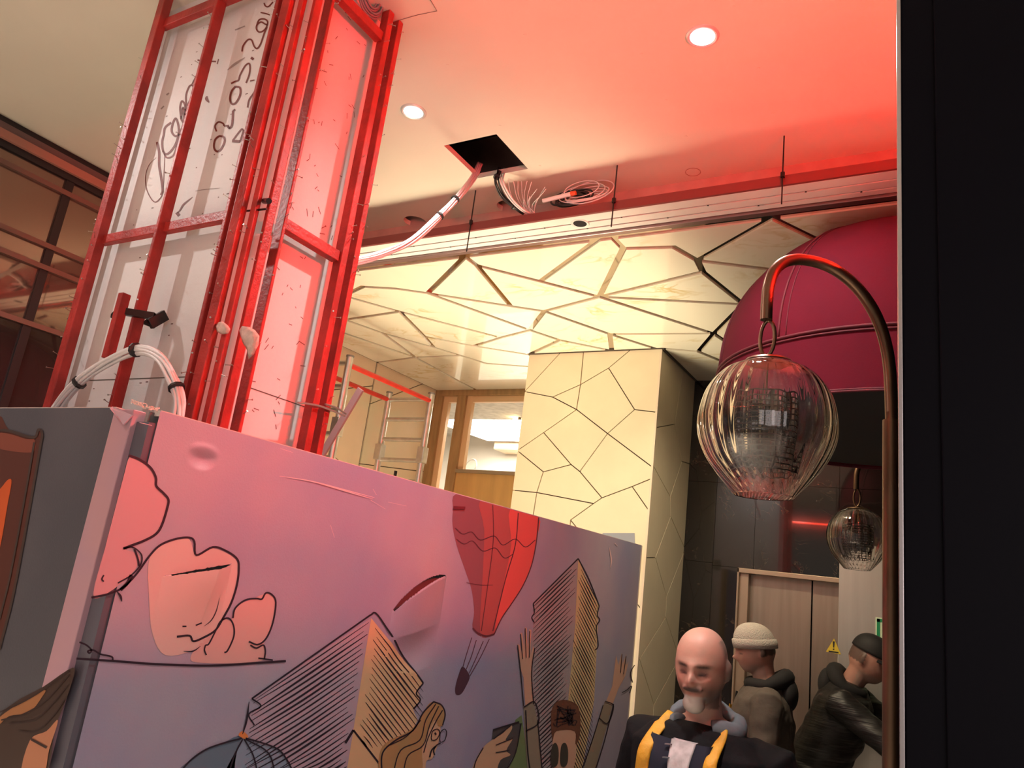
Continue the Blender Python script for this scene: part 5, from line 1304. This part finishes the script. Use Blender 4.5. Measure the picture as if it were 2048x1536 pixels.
make('scarf_stripes', stp, mat('grey_stripe', (0.16, 0.17, 0.19), 0.8), t1)
make('lapel_badge', MB().disc(MM @ onchest(-0.035, 1.19, 0.016), 0.010, (MM.to_3x3() @ V((0, -1, 0))), 0.004, 16), mat('badge', (0.62, 0.50, 0.47), 0.4), t1)
ribbon('yellow_facing', [onchest(-0.13, 0.90, 0.006), onchest(-0.125, 1.10, 0.008), onchest(-0.118, 1.25, 0.014), onchest(-0.112, 1.345, 0.018), onchest(-0.108, 1.41, 0.020), bnd((-0.104, -0.085, 1.462)), bnd((-0.092, -0.035, 1.492))], lambda k: 0.045 if k < 0.85 else 0.030, 0.020, M_yel, t1)
ribbon('yellow_facing', [onchest(0.125, 0.90, 0.006), onchest(0.120, 1.10, 0.008), onchest(0.112, 1.25, 0.014), onchest(0.104, 1.35, 0.018), onchest(0.100, 1.41, 0.020), bnd((0.096, -0.085, 1.462)), bnd((0.086, -0.035, 1.492))], lambda k: 0.042-0.022*max(0, k-0.6)/0.4, 0.020, M_yel, t1)
# blue-grey hood collar lying around the neck
hd = MB(); ringp = []
for k in range(26):
    a = math.radians(-60+300*k/25)
    ringp.append(bnd((math.cos(a)*0.105, 0.015+math.sin(a)*0.085, 1.470+0.035*max(0, math.sin(a))+0.006*math.sin(5*a))))
hd.tube(ringp, [0.026+0.008*math.sin(k*0.5) for k in range(26)], 12); hd.v = [MM @ p for p in hd.v]
make('hood_collar', hd, mat('blue_grey_fleece', (0.14, 0.165, 0.19), 0.9, var=0.2, vscale=30), t1, smooth='all')

# ---- man in a pale beanie, side on, facing left
def paint_plain(p, q):
    x, y, z = q.x/0.076, q.y/0.098, q.z/0.118; c = (0.50, 0.25, 0.19)
    if abs(z) < 1.3:
        c = mix(c, (0.15, 0.08, 0.06), 0.7*math.exp(-((abs(x)-.42)/.24)**4-((z-.15)/.06)**2))
        c = mix(c, (0.06, 0.04, 0.035), 0.8*math.exp(-((abs(x)-.40)/.17)**4-((z+.05)/.03)**2))
        if y < 0.2: c = mix(c, (0.36, 0.27, 0.22), 0.6*min(1, max(0, (-z-.45)/.2)))
        if y > 0.05 and z > -0.25: c = mix(c, (0.06, 0.045, 0.04), 0.85)
    return c
def beanie(parent, M4, hc, HR_, material):
    mb = MB(); rows = []
    for i in range(16):
        k = i/15; th = -0.12+k*(math.pi/2+0.12); rows.append((math.cos(th)**0.85 if th > 0 else 1.0, math.sin(th)))
    R_ = []
    for r, z in rows:
        R_.append([hc+HR_ @ (V((math.cos(a)*r*0.088, 0.006+math.sin(a)*r*0.109, 0.036+z*0.104-0.014*math.sin(a)*r))) for a in [2*math.pi*k/32 for k in range(32)]])
    mb.loft(R_, True)
    cuff = []
    for z, rr in ((-0.010, 0.0905), (-0.012, 0.095), (0.010, 0.0975), (0.032, 0.096), (0.036, 0.0895)):
        cuff.append([hc+HR_ @ V((math.cos(a)*rr*0.985, 0.006+math.sin(a)*rr*1.2, z+0.022-0.014*math.sin(a))) for a in [2*math.pi*k/32 for k in range(32)]])
    b_ = MB(); b_.loft(cuff, False)
    for m_, nme in ((mb, 'beanie'), (b_, 'beanie_cuff')):
        m_.v = [M4 @ p for p in m_.v]; o = make(nme, m_, material, parent, smooth='all')
hb_ = atd(1500, 1292, 3.98)
arms_b = [[(-.20,.0,1.41),(-.26,-.02,1.13),(-.22,-.26,1.08)], [(.20,.0,1.41),(.27,-.02,1.13),(.23,-.24,1.05)]]
M_gj = mat('grey_brown_jacket', (0.125, 0.10, 0.085), 0.85, var=0.15, vscale=10, bump=0.2, bscale=30)
t2, M2, b2, hc2, HR2 = person('person', 'man in a pale beanie and grey-brown jacket by the lift door', (hb_.x+0.10, hb_.y+0.02, 0), -math.pi/2+0.18, 1.76, 0.05, arms_b, paint_plain, M_gj, M_tr, head_tilt=0.22, head_turn=0.28, jr=1.05, body_mat=skin_m)
beanie(t2, M2, hc2, HR2, mat('pale_knit', (0.60, 0.54, 0.48), 0.9, bump=0.5, bscale=180))
def hood(parent, M4, bnd_, material, s_=1.0, drop=0.0):
    hd = MB(); P = []
    for k in range(28):
        a = math.radians(-75+330*k/27); P.append(bnd_((math.cos(a)*0.100*s_, 0.02+math.sin(a)*0.088*s_, 1.478+0.045*max(0, math.sin(a))-drop)))
    hd.tube(P, [0.032+0.012*max(0, math.sin(math.radians(-75+330*k/27))) for k in range(28)], 12)
    hd.sphere(bnd_((0, 0.115*s_, 1.44-drop)), (0.10*s_, 0.05, 0.085), 20, 14)
    hd.v = [M4 @ p for p in hd.v]; return make('hood', hd, material, parent, smooth='all')
hood(t2, M2, b2, mat('black_hood', (0.015, 0.014, 0.015), 0.85), 1.05)
em = MB().prism([M2 @ b2(p) for p in ((-.165, -.165, 1.34), (-.120, -.178, 1.35), (-.110, -.185, 1.28), (-.150, -.172, 1.26))], (M2.to_3x3() @ V((0, -0.004, 0))))
make('yellow_patch', em, M_yel, t2)
zp = MB().tube([M2 @ b2(p) for p in ((0, -.152, 0.92), (0, -.160, 1.15), (0, -.160, 1.30), (0, -.135, 1.43))], 0.006, 8)
make('zip', zp, M_bcable, t2)

# ---- man in a black cap, side on, bending to the right
hcq = atd(1756, 1300, 4.15)
arms_c = [[(-.20,-.17,1.37),(-.24,-.42,1.22),(-.18,-.62,1.26)], [(.20,-.17,1.37),(.24,-.42,1.20),(.18,-.62,1.24)]]
M_pj = mat('black_puffer', (0.020, 0.018, 0.018), 0.45, var=0.2, vscale=8, bump=0.8, bscale=9, stretch=(0.3, 0.3, 3.0))
M_gt = mat('grey_trousers', (0.075, 0.062, 0.054), 0.85, var=0.2, vscale=10)
lean_c = 0.36
off_h = math.sin(lean_c)*0.80
t3, M3, b3, hc3, HR3 = person('person', 'man in a black cap and black puffer jacket bending beside the steel panel', (hcq.x-0.32, hcq.y+0.0, 0), math.pi/2-0.12, 1.83, lean_c, arms_c, paint_plain, M_pj, M_gt, head_tilt=0.22, jr=1.0, jacket_len=0.96, body_mat=skin_m)
hood(t3, M3, b3, MATS['black_hood'], 0.95, 0.01)
cpm = MB(); R_ = []
for i in range(14):
    k = i/13; th = -0.05+k*(math.pi/2+0.05); r, z = (math.cos(th)**0.8 if th > 0 else 1), math.sin(th)
    R_.append([hc3+HR3 @ V((math.cos(a)*r*0.084, 0.006+math.sin(a)*r*0.104, 0.040+z*0.092)) for a in [2*math.pi*j/32 for j in range(32)]])
cpm.loft(R_, True); cpm.v = [M3 @ p for p in cpm.v]
mc = mat('black_cap', (0.014, 0.013, 0.014), 0.7)
cp = make('cap', cpm, mc, t3, smooth='all')
vz = MB(); up_, dn_ = [], []
for i in range(9):
    row = []
    for j in range(13):
        a = math.radians(-150+120*j/12); rr = 1.0+0.68*(i/8)*math.sin(math.radians(180*j/12))**0.6
        row.append(hc3+HR3 @ V((math.cos(a)*0.083*(1+0.1*(i/8)), 0.006+math.sin(a)*0.103*rr, 0.040-0.012*(i/8)-0.012*abs(math.cos(a)))))
    up_.append(row)
vv = [p for r in up_ for p in r]; n0 = len(vv); vv += [p-HR3 @ V((0, 0, 0.004)) for p in vv]; ff = []
for i in range(8):
    for j in range(12):
        a_ = i*13+j; ff.append((a_, a_+1, a_+14, a_+13)); ff.append((n0+a_, n0+a_+13, n0+a_+14, n0+a_+1))
for j in range(12): ff.append((8*13+j, 8*13+j+1, n0+8*13+j+1, n0+8*13+j))
vz.add([M3 @ p for p in vv], ff); make('cap_visor', vz, mc, t3, smooth='all')
